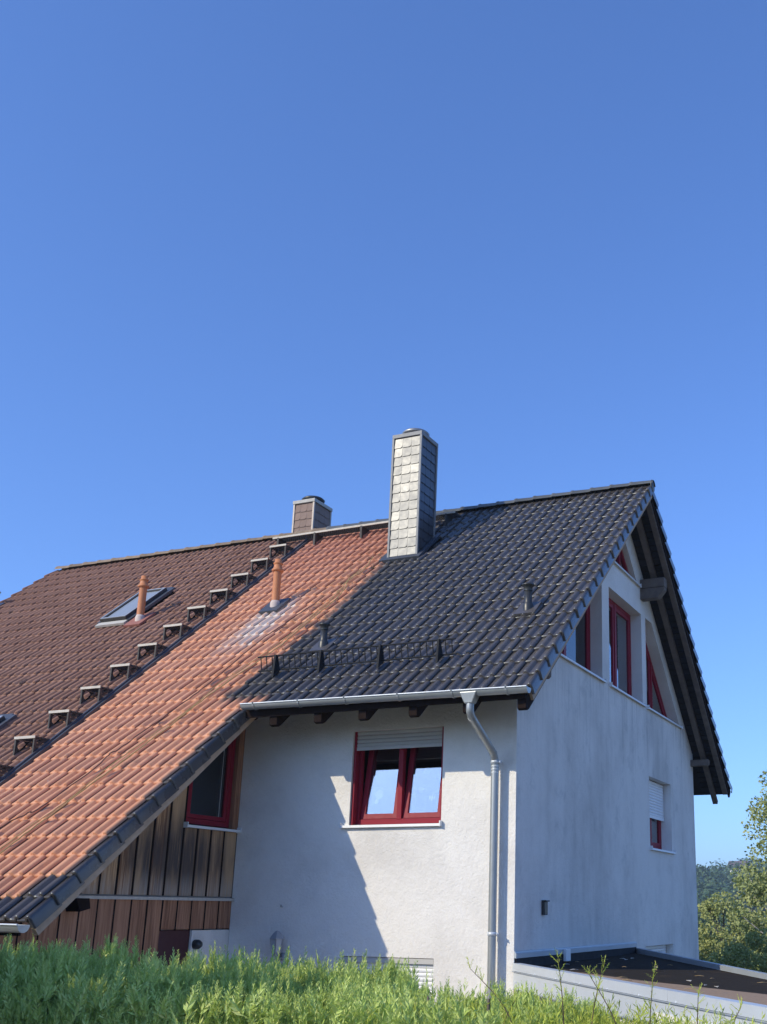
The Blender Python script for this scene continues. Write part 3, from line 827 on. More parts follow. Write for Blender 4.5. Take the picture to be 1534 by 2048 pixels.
def slats(parent, M, a0, a1, zt, n, h, d, mat):
    for k in range(n):
        z = zt-k*h; m = MB(); P = []
        for j in range(5):
            q = -1+2*j/4; P.append((z-h*(j/4)*0.93, d+0.009*(1-q*q)))
        P += [(z-h*0.93, d-0.006), (z, d-0.006)]
        m.prism([M(a0, zz, dd) for zz, dd in P], M(a1, 0, 0)-M(a0, 0, 0)); m.build('shutter_slat', mat, parent)
    z = zt-n*h
    m = MB(); m.prism([M(a0, zz, dd) for zz, dd in ((z, d-0.006), (z, d+0.012), (z-0.045, d+0.012), (z-0.045, d-0.006))], M(a1, 0, 0)-M(a0, 0, 0))
    m.build('shutter_rail', mat, parent)

# front window with two tilted sashes under a half-raised shutter
wf, _ = window(house, [(-2.96, -1.51), (-1.59, -1.51), (-1.59, -0.27), (-2.96, -0.27)], Mfront, 0.13, 0.07)
m = MB(); m.box(-2.315, -2.245, YF+0.125, YF+0.20, -1.45, -0.33); m.build('mullion', 'red_frame', wf, bevel=0.004)
TILT = math.radians(8.5)
def Mtilt(z0):
    def f(a, b, d):
        dz = b-z0
        return Vector((a, YF+0.155 + dz*math.sin(TILT) - d*math.cos(TILT), z0 + dz*math.cos(TILT) + d*math.sin(TILT)))
    return f
MT = Mtilt(-1.435)
for a0, a1 in ((-2.885, -2.32), (-2.24, -1.665)):
    sash(wf, [(a0, -1.435), (a1, -1.435), (a1, -0.34), (a0, -0.34)], MT, 0.0, 0.07, 'glass')
slats(wf, Mfront, -2.945, -1.605, -0.275, 4, 0.052, -0.055, 'shutter_grey')
for a in (-2.955, -1.625):
    m = MB(); m.box(a, a+0.03, YF+0.03, YF+0.12, -1.52, -0.275); m.build('shutter_guide', 'red_frame', wf)
sill(wf, Mfront, -3.06, -1.58, -1.515, 0.055, back=0.15)
def fish(cx, cz, s, mat, flip=1):
    m = MB(); pts = [(-1, 0), (-.55, .35), (0, .45), (.5, .25), (.75, 0), (1.05, .38), (1.1, -.38), (.75, -0.05), (.5, -.25), (0, -.45), (-.55, -.35)]
    m.prism([MT(cx+flip*p[0]*s, cz+p[1]*s, -0.034) for p in pts], (0, 0.0015, 0)); return m.build('window_sticker', mat, wf)
for k in range(3):
    m = MB(); xx = -1.885+k*0.035; hh = (0.035, 0.06, 0.028)[k]
    m.prism([MT(xx-0.008, -1.16-hh, -0.034), MT(xx+0.010, -1.16-hh*0.3, -0.034), MT(xx+0.006, -1.16+hh, -0.034), MT(xx-0.010, -1.16+hh*0.2, -0.034)], (0, 0.0015, 0)); m.build('window_sticker', 'sticker_yellow', wf)
fish(-2.02, -1.04, 0.065, 'sticker_blue'); fish(-1.76, -0.90, 0.06, 'sticker_blue', -1)
m = MB(); m.prism([MT(-1.97+0.055*math.cos(a*math.pi/5), -0.80+0.055*math.sin(a*math.pi/5), -0.034) for a in range(10)], (0, 0.0015, 0)); m.build('window_sticker', 'sticker_blue', wf)
m = MB(); m.prism([MT(-2.66+0.055*math.cos(a*math.pi/5)*(1+0.3*(a % 2)), -1.09+0.07*math.sin(a*math.pi/5), -0.034) for a in range(10)], (0, 0.0015, 0)); m.build('window_sticker', 'sticker_blue', wf)
m = MB(); m.prism([MT(-2.69+0.03*math.cos(a*math.pi/4), -1.19+0.035*math.sin(a*math.pi/4), -0.034) for a in range(8)], (0, 0.0015, 0)); m.build('window_sticker', 'sticker_pale', wf)

# ground-floor window, shutter closed
wl_, _ = window(house, [(-2.96, -4.41), (-1.63, -4.41), (-1.63, -3.17), (-2.96, -3.17)], Mfront, 0.16, 0.07)
slats(wl_, Mfront, -2.945, -1.645, -3.24, 20, 0.052, -0.06, 'shutter_white')
m = MB(); m.box(-2.95, -1.64, YF+0.012, YF+0.13, -3.24, -3.178); m.build('shutter_box', 'shutter_grey', wl_)
sill(wl_, Mfront, -3.0, -1.6, -4.41, 0.05)

# gable windows
wa, inn = window(house, G_A, Mgable, 0.20, 0.07)
mullA = 3.18
sash(wa, [(2.12, 1.01), (3.14, 1.01), (3.14, 1.90)], Mgable, -0.205, 0.07, 'glass_gable')
sash(wa, [(3.22, 1.01), (4.31, 1.01), (4.31, 2.55), (3.86, 2.55), (3.22, 1.98)], Mgable, -0.205, 0.07, 'glass_dark')
m = MB(); m.box(XG-0.29, XG-0.19, 3.14, 3.22, 0.96, 1.98); m.build('mullion', 'red_frame', wa)
sill(wa, Mgable, 1.80, 4.43, 0.955, 0.05, back=0.20)
wb, inn = window(house, G_B, Mgable, 0.20, 0.07)
for a0, a1 in ((4.81, 5.63), (5.71, 6.53)): sash(wb, [(a0, 1.01), (a1, 1.01), (a1, 2.54), (a0, 2.54)], Mgable, -0.205, 0.065, 'glass_gable')
m = MB(); m.box(XG-0.29, XG-0.19, 5.63, 5.71, 0.96, 2.60); m.build('mullion', 'red_frame', wb)
sill(wb, Mgable, 4.71, 6.66, 0.955, 0.05, back=0.20)
wc, inn = window(house, G_C, Mgable, 0.20, 0.07)
sash(wc, [(6.93, 1.01), (7.82, 1.01), (7.82, 2.03), (7.22, 2.54), (6.93, 2.54)], Mgable, -0.205, 0.065, 'glass_gable')
sash(wc, [(7.90, 1.01), (8.95, 1.01), (7.90, 1.93)], Mgable, -0.205, 0.05, 'glass_gable')
m = MB(); m.box(XG-0.29, XG-0.19, 7.82, 7.90, 0.96, 2.0); m.build('mullion', 'red_frame', wc)
sill(wc, Mgable, 6.83, 9.20, 0.955, 0.05, back=0.20)
wd, inn = window(house, G_D, Mgable, 0.10, 0.06)
m = MB(); m.box(XG-0.18, XG-0.09, 5.62, 5.70, 3.17, 3.72); m.build('mullion', 'red_frame', wd)
for a, b, c_, d_ in (((4.84, 3.17), (5.63, 3.17), (5.63, 3.72), (5.44, 3.72)), ((5.69, 3.17), (6.26, 3.17), (5.78, 3.58), (5.69, 3.66))):
    m = MB(); plate(m, [a, b, c_, d_], -0.142, -0.135, Mgable); m.build('pane', 'glass_gable', wd)
sill(wd, Mgable, 4.62, 6.49, 3.135, 0.05, back=0.10)
ws, inn = window(house, [(6.88, -1.51), (8.32, -1.51), (8.32, -0.283), (6.88, -0.283)], Mgable, 0.20, 0.07)
sash(ws, [(6.95, -1.44), (7.56, -1.44), (7.56, -0.36), (6.95, -0.36)], Mgable, -0.205, 0.065, 'glass_gable')
sash(ws, [(7.64, -1.44), (8.25, -1.44), (8.25, -0.36), (7.64, -0.36)], Mgable, -0.205, 0.065, 'glass_gable')
m = MB(); m.box(XG-0.29, XG-0.19, 7.56, 7.64, -1.48, -0.30); m.build('mullion', 'red_frame', ws)
slats(ws, Mgable, 6.90, 8.27, -0.30, 12, 0.052, -0.14, 'shutter_white')
sill(ws, Mgable, 6.84, 8.40, -1.515, 0.05, back=0.20)
wg, inn = window(house, [(6.48, -4.36), (8.24, -4.36), (8.24, -3.15), (6.48, -3.15)], Mgable, 0.20, 0.07)
slats(wg, Mgable, 6.50, 8.19, -3.17, 20, 0.052, -0.14, 'shutter_white')
# curtains behind the glass
def curtain(parent, M, a0, a1, b0, b1, d, waves):
    m = MB(); n = waves*6; V = []
    for i in range(n+1):
        a = a0+(a1-a0)*i/n; dd = d+0.03*math.sin(i/6*2*math.pi)
        V += [M(a, b0, dd), M(a, b1, dd)]
    m.add(V, [(2*i, 2*i+2, 2*i+3, 2*i+1) for i in range(n)], True); m.build('curtain', 'curtain', parent)
curtain(wb, Mgable, 6.05, 6.52, 1.0, 2.55, -0.36, 5); curtain(wb, Mgable, 4.85, 5.15, 1.0, 2.55, -0.36, 3)
curtain(wc, Mgable, 7.25, 7.80, 1.0, 1.95, -0.36, 5); curtain(ws, Mgable, 7.0, 8.2, -1.45, -0.3, -0.40, 9)
curtain(wd, Mgable, 5.6, 6.0, 3.2, 3.5, -0.40, 4)
# small weather cap on the gable wall and a hook on the front
m = MB(); m.box(XG, XG+0.05, 1.83, 1.94, -2.64, -2.47); m.box(XG, XG+0.075, 1.82, 1.95, -2.475, -2.455); m.build('wall_vent', 'vent_black', house, bevel=0.01)
m = MB(); m.tube([(-3.92, YF+0.01, -2.57), (-3.92, YF-0.03, -2.57), (-3.92, YF-0.03, -2.545)], 0.012, 6); m.build('wall_hook', 'lamp_body', house)

# --- timber side wall under the low roof
side = empty('timber_side_wall', (XS, 0, -2.4), house)
def roof_z(y): return y*math.tan(TH) - 0.13/CT
m = MB()
m.box(XS-0.20, XS-0.125, -2.7, YF-0.002, GROUND-0.4, -2.50)
m.prism([(XS-0.20, -2.2, -2.495), (XS-0.20, -0.22, -2.495), (XS-0.20, -0.22, roof_z(-0.22)), (XS-0.20, -2.2, roof_z(-2.2))], (0.165, 0, 0))
m.box(XS-0.20, XS-0.035, -0.219, YF-0.002, -2.495, -1.60)
m.build('backing_wall', 'plaster_grey', side)
# weathered upper boards
y = YF-0.004; bw = 0.272
WIN_Y0, WIN_Z = -0.10, -1.56
while y > -2.3:
    y0 = max(y-bw, -2.4)
    def ztop(yy): return roof_z(yy)-0.004
    j = rnd.uniform(-0.004, 0.004)
    if y > WIN_Y0+0.02: loop = [(y0+0.006, -2.45), (y-0.006, -2.45), (y-0.006, WIN_Z-0.03), (y0+0.006, WIN_Z-0.03)]
    else:
        if ztop(y0) < -2.40:
            yc = (-2.45+0.13/CT+0.004)/math.tan(TH); loop = [(yc, -2.45), (y-0.006, -2.45), (y-0.006, ztop(y))]
            if yc > y-0.02: y = y0; continue
        else: loop = [(y0+0.006, -2.45), (y-0.006, -2.45), (y-0.006, ztop(y-0.006)), (y0+0.006, ztop(y0+0.006))]
    m = MB(); m.prism([(XS-0.034, a, b) for a, b in loop], (0.026+j, 0, 0)); m.build('board', 'board_old', side)
    # cover strip over the joint
    if y < YF-0.1:
        zt = WIN_Z-0.03 if y > WIN_Y0+0.02 else ztop(y)-0.01
        if zt > -2.40:
            m = MB(); m.box(XS-0.012, XS+0.006, y-0.010, y+0.010, -2.45, zt); m.build('cover_strip', 'timber_dark', side)
    y = y0
m = MB(); m.prism([(XS-0.03, -1.95, -2.455), (XS+0.045, -1.95, -2.470), (XS+0.048, -1.95, -2.505), (XS-0.03, -1.95, -2.495)], (0, YF-0.004+1.95, 0)); m.build('drip_flashing', 'steel_aged', side)
y = YF-0.004
while y > -2.75:
    y0 = y-bw
    zb = -2.86 if y > -0.25 else -3.35
    zt = min(-2.497, roof_z(y0)-0.01)
    if zt > zb+0.08:
        m = MB(); m.prism([(XS-0.034, y0+0.006, zb), (XS-0.034, y-0.006, zb), (XS-0.034, y-0.006, min(-2.497, roof_z(y)-0.01)), (XS-0.034, y0+0.006, zt)], (0.04+rnd.uniform(-.003, .003), 0, 0)); m.build('board', 'board_brown', side)
        m = MB(); m.box(XS-0.008, XS+0.012, y0-0.010, y0+0.010, zb-0.01, zt-0.005); m.build('cover_strip', 'timber_dark', side)
    y = y0
m = MB(); m.box(XS-0.12, XS-0.036, -0.55, 0.20, -4.75, -2.87); m.build('door_leaf', 'door_maroon', side)
m = MB(); m.box(XS-0.034, XS+0.0, 0.205, YF-0.004, GROUND, -2.875); m.build('plinth_panel', 'wall_render', side)
m = MB(); m.prism([(XS-0.03, -2.02, -2.50), (XS-0.03, -1.83, -2.50), (XS-0.03, -1.80, -2.61), (XS-0.03, -1.95, -2.645)], (0.24, 0, 0)); m.build('purlin_end', 'timber_dark', roof)
# triangular window in the timber wall
ztr = lambda yy: roof_z(yy)-0.02
tri = [(-0.10, -1.53), (0.84, -1.53), (0.84, ztr(0.84)), (-0.10, ztr(-0.10))]
wt, inn = window(house, tri, Mside, 0.06, 0.07)
sash(wt, inset(tri, 0.075), Mside, -0.065, 0.055, 'glass_dark')
sill(wt, Mside, -0.14, YF-0.004, -1.545, 0.06, back=0.06)
m = MB(); m.box(XS-0.10, XS+0.0, 0.845, YF-0.004, -1.55, ztr(0.9)); m.build('jamb_board', 'board_brown', wt)
m = MB(); m.box(XS-0.09, XS-0.085, 0.63, 0.64, -1.4, -0.35); m.build('curtain', 'plaster_grey', wt)

# --- chimneys
def chimney(parent, x0, x1, y0, y1, zb, zt, slate_mat, trim_mat, cols, rh, sides_rows=True, cowl_mat='vent_black', cap_mat='concrete', lip=0.02):
    ch = empty('chimney', (x0, y0, zb), parent)
    m = MB(); m.box(x0+0.012, x1-0.012, y0+0.012, y1-0.012, zb-0.6, zt-0.02); m.build('stack', slate_mat, ch)
    def slates(n, wdt, place):
        nrow = int((zt-0.10-zb+0.75)/rh)+1
        for r in range(nrow):
            z1 = zt-0.085-r*rh; z0 = z1-rh-0.012
            for c in range(n):
                a0 = c*wdt; a1 = a0+wdt-0.004
                rr = 0.045
                pts = [(a0, z1), (a0, z0+0.0), (a1-rr, z0)] + [(a1-rr+rr*math.sin(t), z0+rr-rr*math.cos(t)) for t in (0.5, 1.05, 1.57)] + [(a1, z1)]
                m = MB(); V = []
                tb = rnd.uniform(0.0118, 0.0122); tl = rnd.uniform(-0.0003, 0.0003)
                def q(p, extra):
                    k = (z1-p[1])/rh
                    return place(p[0], p[1], 0.002+tb*k+tl*(p[0]-a0)/wdt+extra)
                A = [q(p, 0.004) for p in pts]; B = [q(p, -0.001) for p in pts]; k = len(pts)
                m.add(A+B, [tuple(range(k)), tuple(range(2*k-1, k-1, -1))]+[(i, k+i, k+(i+1) % k, (i+1) % k) for i in range(k)])
                m.build('slate', slate_mat, ch)
    slates(cols, (x1-x0-0.02)/cols, lambda a, b, d: Vector((x0+0.01+a, y0-d+0.012, b)))
    slates(cols, (y1-y0-0.02)/cols, lambda a, b, d: Vector((x1+d-0.012, y0+0.01+a, b)))
    slates(cols, (y1-y0-0.02)/cols, lambda a, b, d: Vector((x0-d+0.012, y1-0.01-a, b)))
    for x, y in ((x0, y0), (x1, y0), (x1, y1), (x0, y1)):
        sx = 1 if x == x1 else -1; sy = 1 if y == y1 else -1
        m = MB(); m.box(min(x-sx*0.02, x+sx*0.018), max(x-sx*0.02, x+sx*0.018), min(y-sy*0.02, y+sy*0.018), max(y-sy*0.02, y+sy*0.018), zb-0.55, zt-0.07); m.build('corner_trim', trim_mat, ch)
    m = MB(); m.box(x0-lip, x1+lip, y0-lip, y1+lip, zt-0.075, zt); m.build('cap', cap_mat, ch, bevel=0.006)
    cx, cy = (x0+x1)/2, (y0+y1)/2
    m = MB(); m.lathe([(0.15, zt), (0.15, zt+0.06), (0.235, zt+0.065), (0.25, zt+0.10), (0.21, zt+0.135), (0.12, zt+0.155), (0.0, zt+0.16)], (cx, cy, 0), 28); m.build('cowl', cowl_mat, ch)
    return ch
simple('trim_grey', (0.22, 0.225, 0.23), 0.55, metal=0.0, var=0.2, scale=12, spec=0.4)
simple('trim_tan', (0.42, 0.36, 0.31), 0.6, metal=0.2, var=0.15, scale=12)
simple('cowl_steel', (0.30, 0.30, 0.30), 0.45, metal=0.7, var=0.15)
chimney(house, CHX0, CHX1, CHY0, CHY1, 3.26, 5.60, 'slate_dark', 'trim_grey', 3, 0.172, cap_mat='trim_grey', cowl_mat='cowl_steel')
# leading around the chimney foot
m = MB(); m.slope_box(CHX0-0.13, CHX1+0.10, CHY0/CT-0.13, CHY0/CT+0.05, -0.045, 0.012); m.slope_box(CHX0-0.14, CHX0-0.012, CHY0/CT, CHY1/CT+0.12, -0.045, 0.008)
m.slope_box(CHX1+0.012, CHX1+0.09, CHY0/CT, CHY1/CT+0.12, -0.045, 0.006); m.build('chimney_flashing', 'lead', house)

# --- roof furniture
def vent_pipe(parent, x, row, h, r, mat, kind, name='vent_pipe'):
    p = RP(x, row*ROW, -0.02)
    v = empty(name, p, parent)
    if kind == 'clay':
        m = MB(); m.lathe([(r, -0.05), (r, h*0.72), (r*1.05, h*0.735)], p, 20); m.build('shaft', 'clay_orange', v)
        m = MB(); m.lathe([(r*1.02, h*0.73), (r*1.45, h*0.74), (r*1.52, h*0.76), (r*1.48, h*0.775), (r*1.12, h*0.80), (r*1.0, h*0.86), (r*1.0, h*0.885), (r*1.22, h*0.895), (r*1.22, h*0.91), (r*0.9, h*0.925), (r*0.86, h*0.99), (0, h)], p, 20); m.build('cowl', 'clay_orange', v)
        m = MB(); m.lathe([(r*1.25, -0.06), (r*1.25, 0.06), (r*1.02, 0.10)], p, 20); m.build('collar', 'clay_pale', v)
        m = MB(); m.slope_box(x-0.19, x+0.17, row*ROW-0.22, row*ROW+0.25, -0.03, 0.010); m.build('base_plate', 'lead' if x > -7 else 'clay_red', v)
    else:
        m = MB(); m.lathe([(r*1.35, -0.06), (r*1.35, h*0.13), (r*1.1, h*0.22), (r, h*0.26), (r, h*0.72)], p, 18); m.build('shaft', 'vent_black', v)
        m = MB(); m.lathe([(r*1.12, h*0.70), (r*1.12, h*0.88), (r*1.62, h*0.90), (r*1.66, h*0.93), (r*1.60, h*0.965), (r*0.9, h*0.995), (0, h)], p, 20); m.build('cap', 'vent_black', v)
        m = MB(); m.slope_box(x-0.15, x+0.15, row*ROW-0.17, row*ROW+0.18, -0.036, -0.002); m.build('base_plate', 'tile_dark', v)
    return v
vent_pipe(house, -5.66, 9.95, 0.83, 0.066, 'clay', 'clay')
vent_pipe(house, -3.76, 4.85, 0.34, 0.052, 'black', 'black')
vent_pipe(house, -0.73, 6.5, 0.37, 0.055, 'black', 'black')

# snow guard
sg = empty('snow_guard', RP(-2.8, 2.2*ROW), house)
SGS = 2.55*ROW
def sgp(x, k, off=0.0): return RP(x, SGS+off, 0.02) + Vector((0, -0.045*k, 0.215*k))
for nm, k in (('rail', 1.0), ('rail', 0.10)):
    m = MB(); m.tube([sgp(-4.38, k), sgp(-1.28, k)], 0.0115, 6, smooth=False); m.build(nm, 'iron_black', sg)
x = -4.33
while x < -1.30:
    m = MB(); m.tube([sgp(x, 0.08), sgp(x, 1.0)], 0.008, 5, smooth=False); m.build('bar', 'iron_black', sg); x += 0.0935
for x in (-4.07, -3.33, -2.40, -1.52):
    m = MB()
    a = RP(x, SGS-0.15, 0.005); b = RP(x, SGS+0.05, 0.005)
    prof = [a, b, sgp(x, 1.05)+Vector((0, 0.02, 0)), sgp(x, 1.05)+Vector((0, -0.025, 0))]
    m.prism([p+Vector((-0.015, 0, 0)) for p in prof], (0.030, 0, 0))
    m.build('bracket', 'iron_black', sg)

# roof walkway below the ridge, passing behind the chimney
wk = empty('roof_walkway', RP(-5.5, 19*ROW), house)
WY, WZ = 4.95, 4.425
def grate(parent, x0, x1, y0, y1, z, mat_edge, mat_grid, step=0.045):
    m = MB(); m.box(x0, x1, y0-0.006, y0+0.006, z-0.032, z+0.004); m.build('front_edge', mat_edge, parent)
    m = MB(); m.box(x0, x1, y1-0.006, y1+0.006, z-0.03, z); m.build('rear_edge', mat_grid, parent)
    m = MB(); x = x0
    while x <= x1+0.001:
        m.box(x-0.004, x+0.004, y0+0.007, y1-0.007, z-0.026, z-0.002); x += step
    for k in (0.25, 0.5, 0.75):
        yy = y0+(y1-y0)*k; m.box(x0, x1, yy-0.003, yy+0.003, z-0.0245, z-0.0035)
    m.build('grating', mat_grid, parent, kind='stuff')
grate(wk, -7.58, -3.56, WY, WY+0.25, WZ+0.02, 'steel_aged', 'steel_dark')
for x in (-7.45, -6.60, -5.55, -4.60, -3.75):
    z_r = WY*math.tan(TH)
    m = MB()
    m.prism([(x-0.02, WY-0.01, z_r-0.07), (x-0.02, WY+0.015, z_r-0.02), (x-0.02, WY+0.25, WZ-0.02), (x-0.02, WY+0.25, WZ+0.0), (x-0.02, WY-0.01, WZ+0.0)], (0.04, 0, 0)); m.build('bracket', 'steel_dark', wk)

# ================================================================== the left-hand house
nb = empty('semi_detached_house', (-10.4, 3.0, GROUND),
           label='neighbouring half of the house with weathered brown tile roof and ladder of roof steps', cat='house')
nroof = empty('roof', (0, 0, 0), nb)
m = MB(); m.slope_box(XL+0.05, XB-0.06, -12*ROW+0.06, SR, -0.13, -0.085); m.slope_box(XL+0.05, XB-0.06, -0.1, SR-0.02, -0.13, -0.085, RFAR); m.build('roof_deck', 'timber_soffit', nroof)
m = MB(); m.slope_box(XL+0.05, XB-0.06, -0.1, SR-0.05, -0.083, -0.03, RFAR); m.build('rear_tile_field', 'tile_brown', nroof, kind='stuff')
m = MB(); m.box(XL+0.55, XB-0.11, YF, YB, GROUND-0.4, -0.1); m.box(XL+0.55, XB-0.11, -2.5, YF-0.01, GROUND-0.4, -2.75)
m.prism([(XL+0.55, YF, -0.095), (XL+0.55, YB, -0.095), (XL+0.55, YB, 0.4), (XL+0.55, YR, ZR-0.3), (XL+0.55, YF, 0.5)], (0.3, 0, 0)); m.build('wall', 'wall_render', nb)
m = MB(); m.slope_box(XL-0.01, XL+0.03, -12*ROW, SR-0.02, -0.22, -0.09); m.build('barge_board', 'timber_grey', nroof)
nx0 = XB-0.10
cand = []
SKY = [(-9.50, -8.90, 10.35, 13.95), (-9.30, -8.42, -3.4, 0.25)]
def in_sky(x, r):
    for a, b, r0, r1 in SKY:
        if a-0.02 < x+0.15 < b+0.02 and r0 < r+0.5 < r1: return True
    return False
for r in range(-12, NR):
    for c in range(23):
        x = nx0-TW*(c+1)
        if c == 22: place_tile(me_bv, 'verge_tile', x, r*ROW, nroof); continue
        if in_sky(x, r): continue
        cand.append((me_brown, x, r))
split300(cand, nroof)
ridge_run(XB+0.30, XL+0.33, me_rb, nroof, 0.40)
gutter(nb, XL+0.1, XB-0.02, -3.245, -2.72, -2.743, 0.075)
# roof windows
def roof_window(parent, x0, x1, r0, r1):
    s0, s1 = r0*ROW, r1*ROW
    def Mr(a, b, d): return RP(a, b, d)
    v = empty('roof_window', RP((x0+x1)/2, s0), parent)
    m = MB(); ring(m, [(x0, s0), (x1, s0), (x1, s1), (x0, s1)], 0.075, -0.04, 0.075, Mr); m.build('frame', 'steel_dark', v, bevel=0.006)
    m = MB(); ring(m, [(x0+0.01, s0+0.01), (x1-0.01, s0+0.01), (x1-0.01, s1-0.01), (x0+0.01, s1-0.01)], 0.03, 0.0755, 0.085, Mr); m.build('cover_trim', 'galv_edge', v)
    m = MB(); plate(m, [(x0+0.07, s0+0.07), (x1-0.07, s0+0.07), (x1-0.07, s1-0.07), (x0+0.07, s1-0.07)], 0.045, 0.055, Mr); m.build('pane', 'skylight_glass', v)
    m = MB(); plate(m, [(x0+0.06, s0+0.06), (x1-0.06, s0+0.06), (x1-0.06, s1-0.06), (x0+0.06, s1-0.06)], 0.010, 0.020, Mr); m.build('blind', 'curtain', v)
    m = MB(); m.slope_box(x0-0.03, x1+0.03, s0-0.13, s0-0.005, -0.03, 0.012); m.build('apron', 'concrete', v)
    m = MB(); m.slope_box(x0-0.07, x0-0.005, s0-0.02, s1+0.12, -0.03, 0.02); m.slope_box(x1+0.005, x1+0.09, s0-0.02, s1+0.12, -0.03, 0.02); m.slope_box(x0-0.004, x1+0.004, s1+0.005, s1+0.16, -0.03, 0.02); m.build('flashing', 'lead', v)
for a in SKY: roof_window(nb, *a)
vent_pipe(nb, -8.58, 10.2, 0.83, 0.066, 'clay', 'clay')
vent_pipe(nb, -13.80, 15.2, 0.36, 0.055, 'black', 'black')
chimney(nb, -8.03, -7.54, 6.2, 6.83, 4.2, 5.74, 'slate_brown', 'trim_tan', 3, 0.172, lip=0.03)

# roof steps up the party line
def step_proto():
    st = empty('roof_step', (0, 0, 0), nb)
    return st
def hole_plate(m, x, y0, s_ref, zt, dep):
    """side cheek: triangle between tread, front post and roof, with a round hole"""
    n = 16
    t = math.tan(TH)
    outer = [(0.0, -0.03), (0.0, zt), (dep, zt), (dep, dep*t-0.02)]
    c = (0.092, zt*0.60); rr = 0.070
    hole = [(c[0]+rr*math.cos(2*math.pi*k/n), c[1]+rr*math.sin(2*math.pi*k/n)) for k in range(n)]
    tri = tessellate_polygon([[Vector((p[0], p[1], 0)) for p in outer], [Vector((p[0], p[1], 0)) for p in hole]])
    pts = outer+hole
    for dx, fl in ((-0.004, False), (0.004, True)):
        m.add([(x+dx, p[0]+y0[1], p[1]+y0[2]) for p in pts], [tuple(t_) if not fl else tuple(reversed(t_)) for t_ in tri])
    k0 = len(outer)
    m.add([(x-0.004, p[0]+y0[1], p[1]+y0[2]) for p in hole]+[(x+0.004, p[0]+y0[1], p[1]+y0[2]) for p in hole], [(i, (i+1) % n, n+(i+1) % n, n+i) for i in range(n)])
for k in range(12):
    row = -4.62+2*k
    x0, x1 = -7.32, -6.94
    base = RP(0, row*ROW, 0.0)
    st = empty('roof_step', RP(-7.1, row*ROW), nb)
    zt = 0.215
    for x in (x0+0.02, x1-0.02):
        m = MB(); hole_plate(m, x, (0, base.y, base.z), 0, zt-0.035, 0.235); m.build('bracket', 'steel_dark', st)
        m = MB(); m.box(x-0.013, x+0.013, base.y-0.022, base.y-0.004, base.z-0.04, base.z+zt-0.034); m.build('post', 'steel_dark', st)
    grate(st, x0, x1, base.y-0.025, base.y+0.245, base.z+zt, 'steel_aged', 'steel_dark', 0.04)

# ================================================================== ropes on the roof
def rope(pts, r, mat, label, name='rope'):
    P = [RP(x, row*ROW, 0.012) for x, row in pts]; P = smooth_path(P, 8)
    Q = []
    for p in P:
        Q.append(p + Vector((rnd.uniform(-.012, .012), 0, 0)) + Vector((0, -ST, CT))*(0.004+0.010*abs(math.sin(p.x/0.15*math.pi))-0.012*abs(math.cos(p.x/0.15*math.pi))*0))
    b = P[-1]
    m = MB(); m.tube([q-b for q in Q], r, 6)
    o = m.build(name, mat); o.location = b
    o['label'] = label; o['category'] = 'rope'
A = [(-4.62, 15.0), (-4.51, 13.3), (-4.58, 12.0), (-4.47, 10.9), (-4.42, 9.4), (-4.50, 7.6), (-4.52, 6.2), (-4.55, 4.7), (-4.80, 1.83), (-4.88, 0.2), (-4.95, -1.41), (-5.04, -3.2), (-5.14, -4.91), (-5.23, -6.6), (-5.30, -7.96), (-5.35, -9.2), (-5.38, -11.2)]
rope(A, 0.008, 'rope_tan', 'tan rope running straight down the red tiles beside the dark paint edge')
rope([(x-0.07+0.03*math.sin(i*1.7), r_+0.1) for i, (x, r_) in enumerate(A[1:-1])], 0.006, 'rope_tan', 'thinner tan rope lying just left of the straight tan rope on red tiles')
rope([(-4.75, 10.2), (-4.80, 9.3), (-4.86, 8.4), (-5.0, 6.6), (-5.08, 5.05), (-5.10, 2.8), (-5.15, 0.75), (-5.28, -1.2), (-5.38, -2.88), (-5.44, -3.2), (-5.42, -4.4), (-5.58, -6.71), (-5.66, -6.9), (-5.83, -7.77), (-5.9, -9.5)], 0.008, 'rope_dark', 'dark brown rope wandering down the middle of the red tiles')

# ================================================================== wall lamp
lamp = empty('wall_lamp', (-3.86, 0.82, -3.20), label='small grey lantern on the shaded white wall above the hedge', cat='wall lamp')
lc = (-3.86, 0.80, 0)
m = MB(); m.lathe([(0.105, -2.975), (0.10, -2.965), (0.055, -2.905), (0.02, -2.875), (0.0, -2.87)], lc, 6, False); m.build('roof', 'lamp_body', lamp)
m = MB(); m.lathe([(0.058, -3.135), (0.088, -2.975), (0.0, -2.974)], lc, 6, False); m.build('glass', 'lamp_glass', lamp)
for k in range(6):
    a = 2*math.pi*k/6; m = MB(); m.tube([(lc[0]+0.060*math.cos(a), lc[1]+0.060*math.sin(a), -3.135), (lc[0]+0.092*math.cos(a), lc[1]+0.092*math.sin(a), -2.972)], 0.005, 5); m.build('strut', 'lamp_body', lamp)
m = MB(); m.lathe([(0.0, -3.19), (0.035, -3.185), (0.062, -3.15), (0.066, -3.135), (0.0, -3.134)], lc, 6, False); m.build('base', 'lamp_body', lamp)
m = MB(); m.tube([(lc[0], lc[1], -3.18), (lc[0], 0.86, -3.24), (lc[0], YF+0.01, -3.20)], 0.012, 6); m.lathe([(0.05, -0.01), (0.05, 0.012), (0.0, 0.014)], (lc[0], YF-0.012, -3.20), 12, M=Matrix.Rotation(math.pi/2, 3, 'X')); m.build('arm', 'lamp_body', lamp)
# round dark fitting by the door
m = MB(); m.lathe([(0.06, -0.02), (0.06, 0.05), (0.035, 0.09), (0.0, 0.10)], (XS+0.01, 0.28, -3.05), 16, M=Matrix.Rotation(math.pi/2, 3, 'Y')); m.build('door_light', 'vent_black', side)

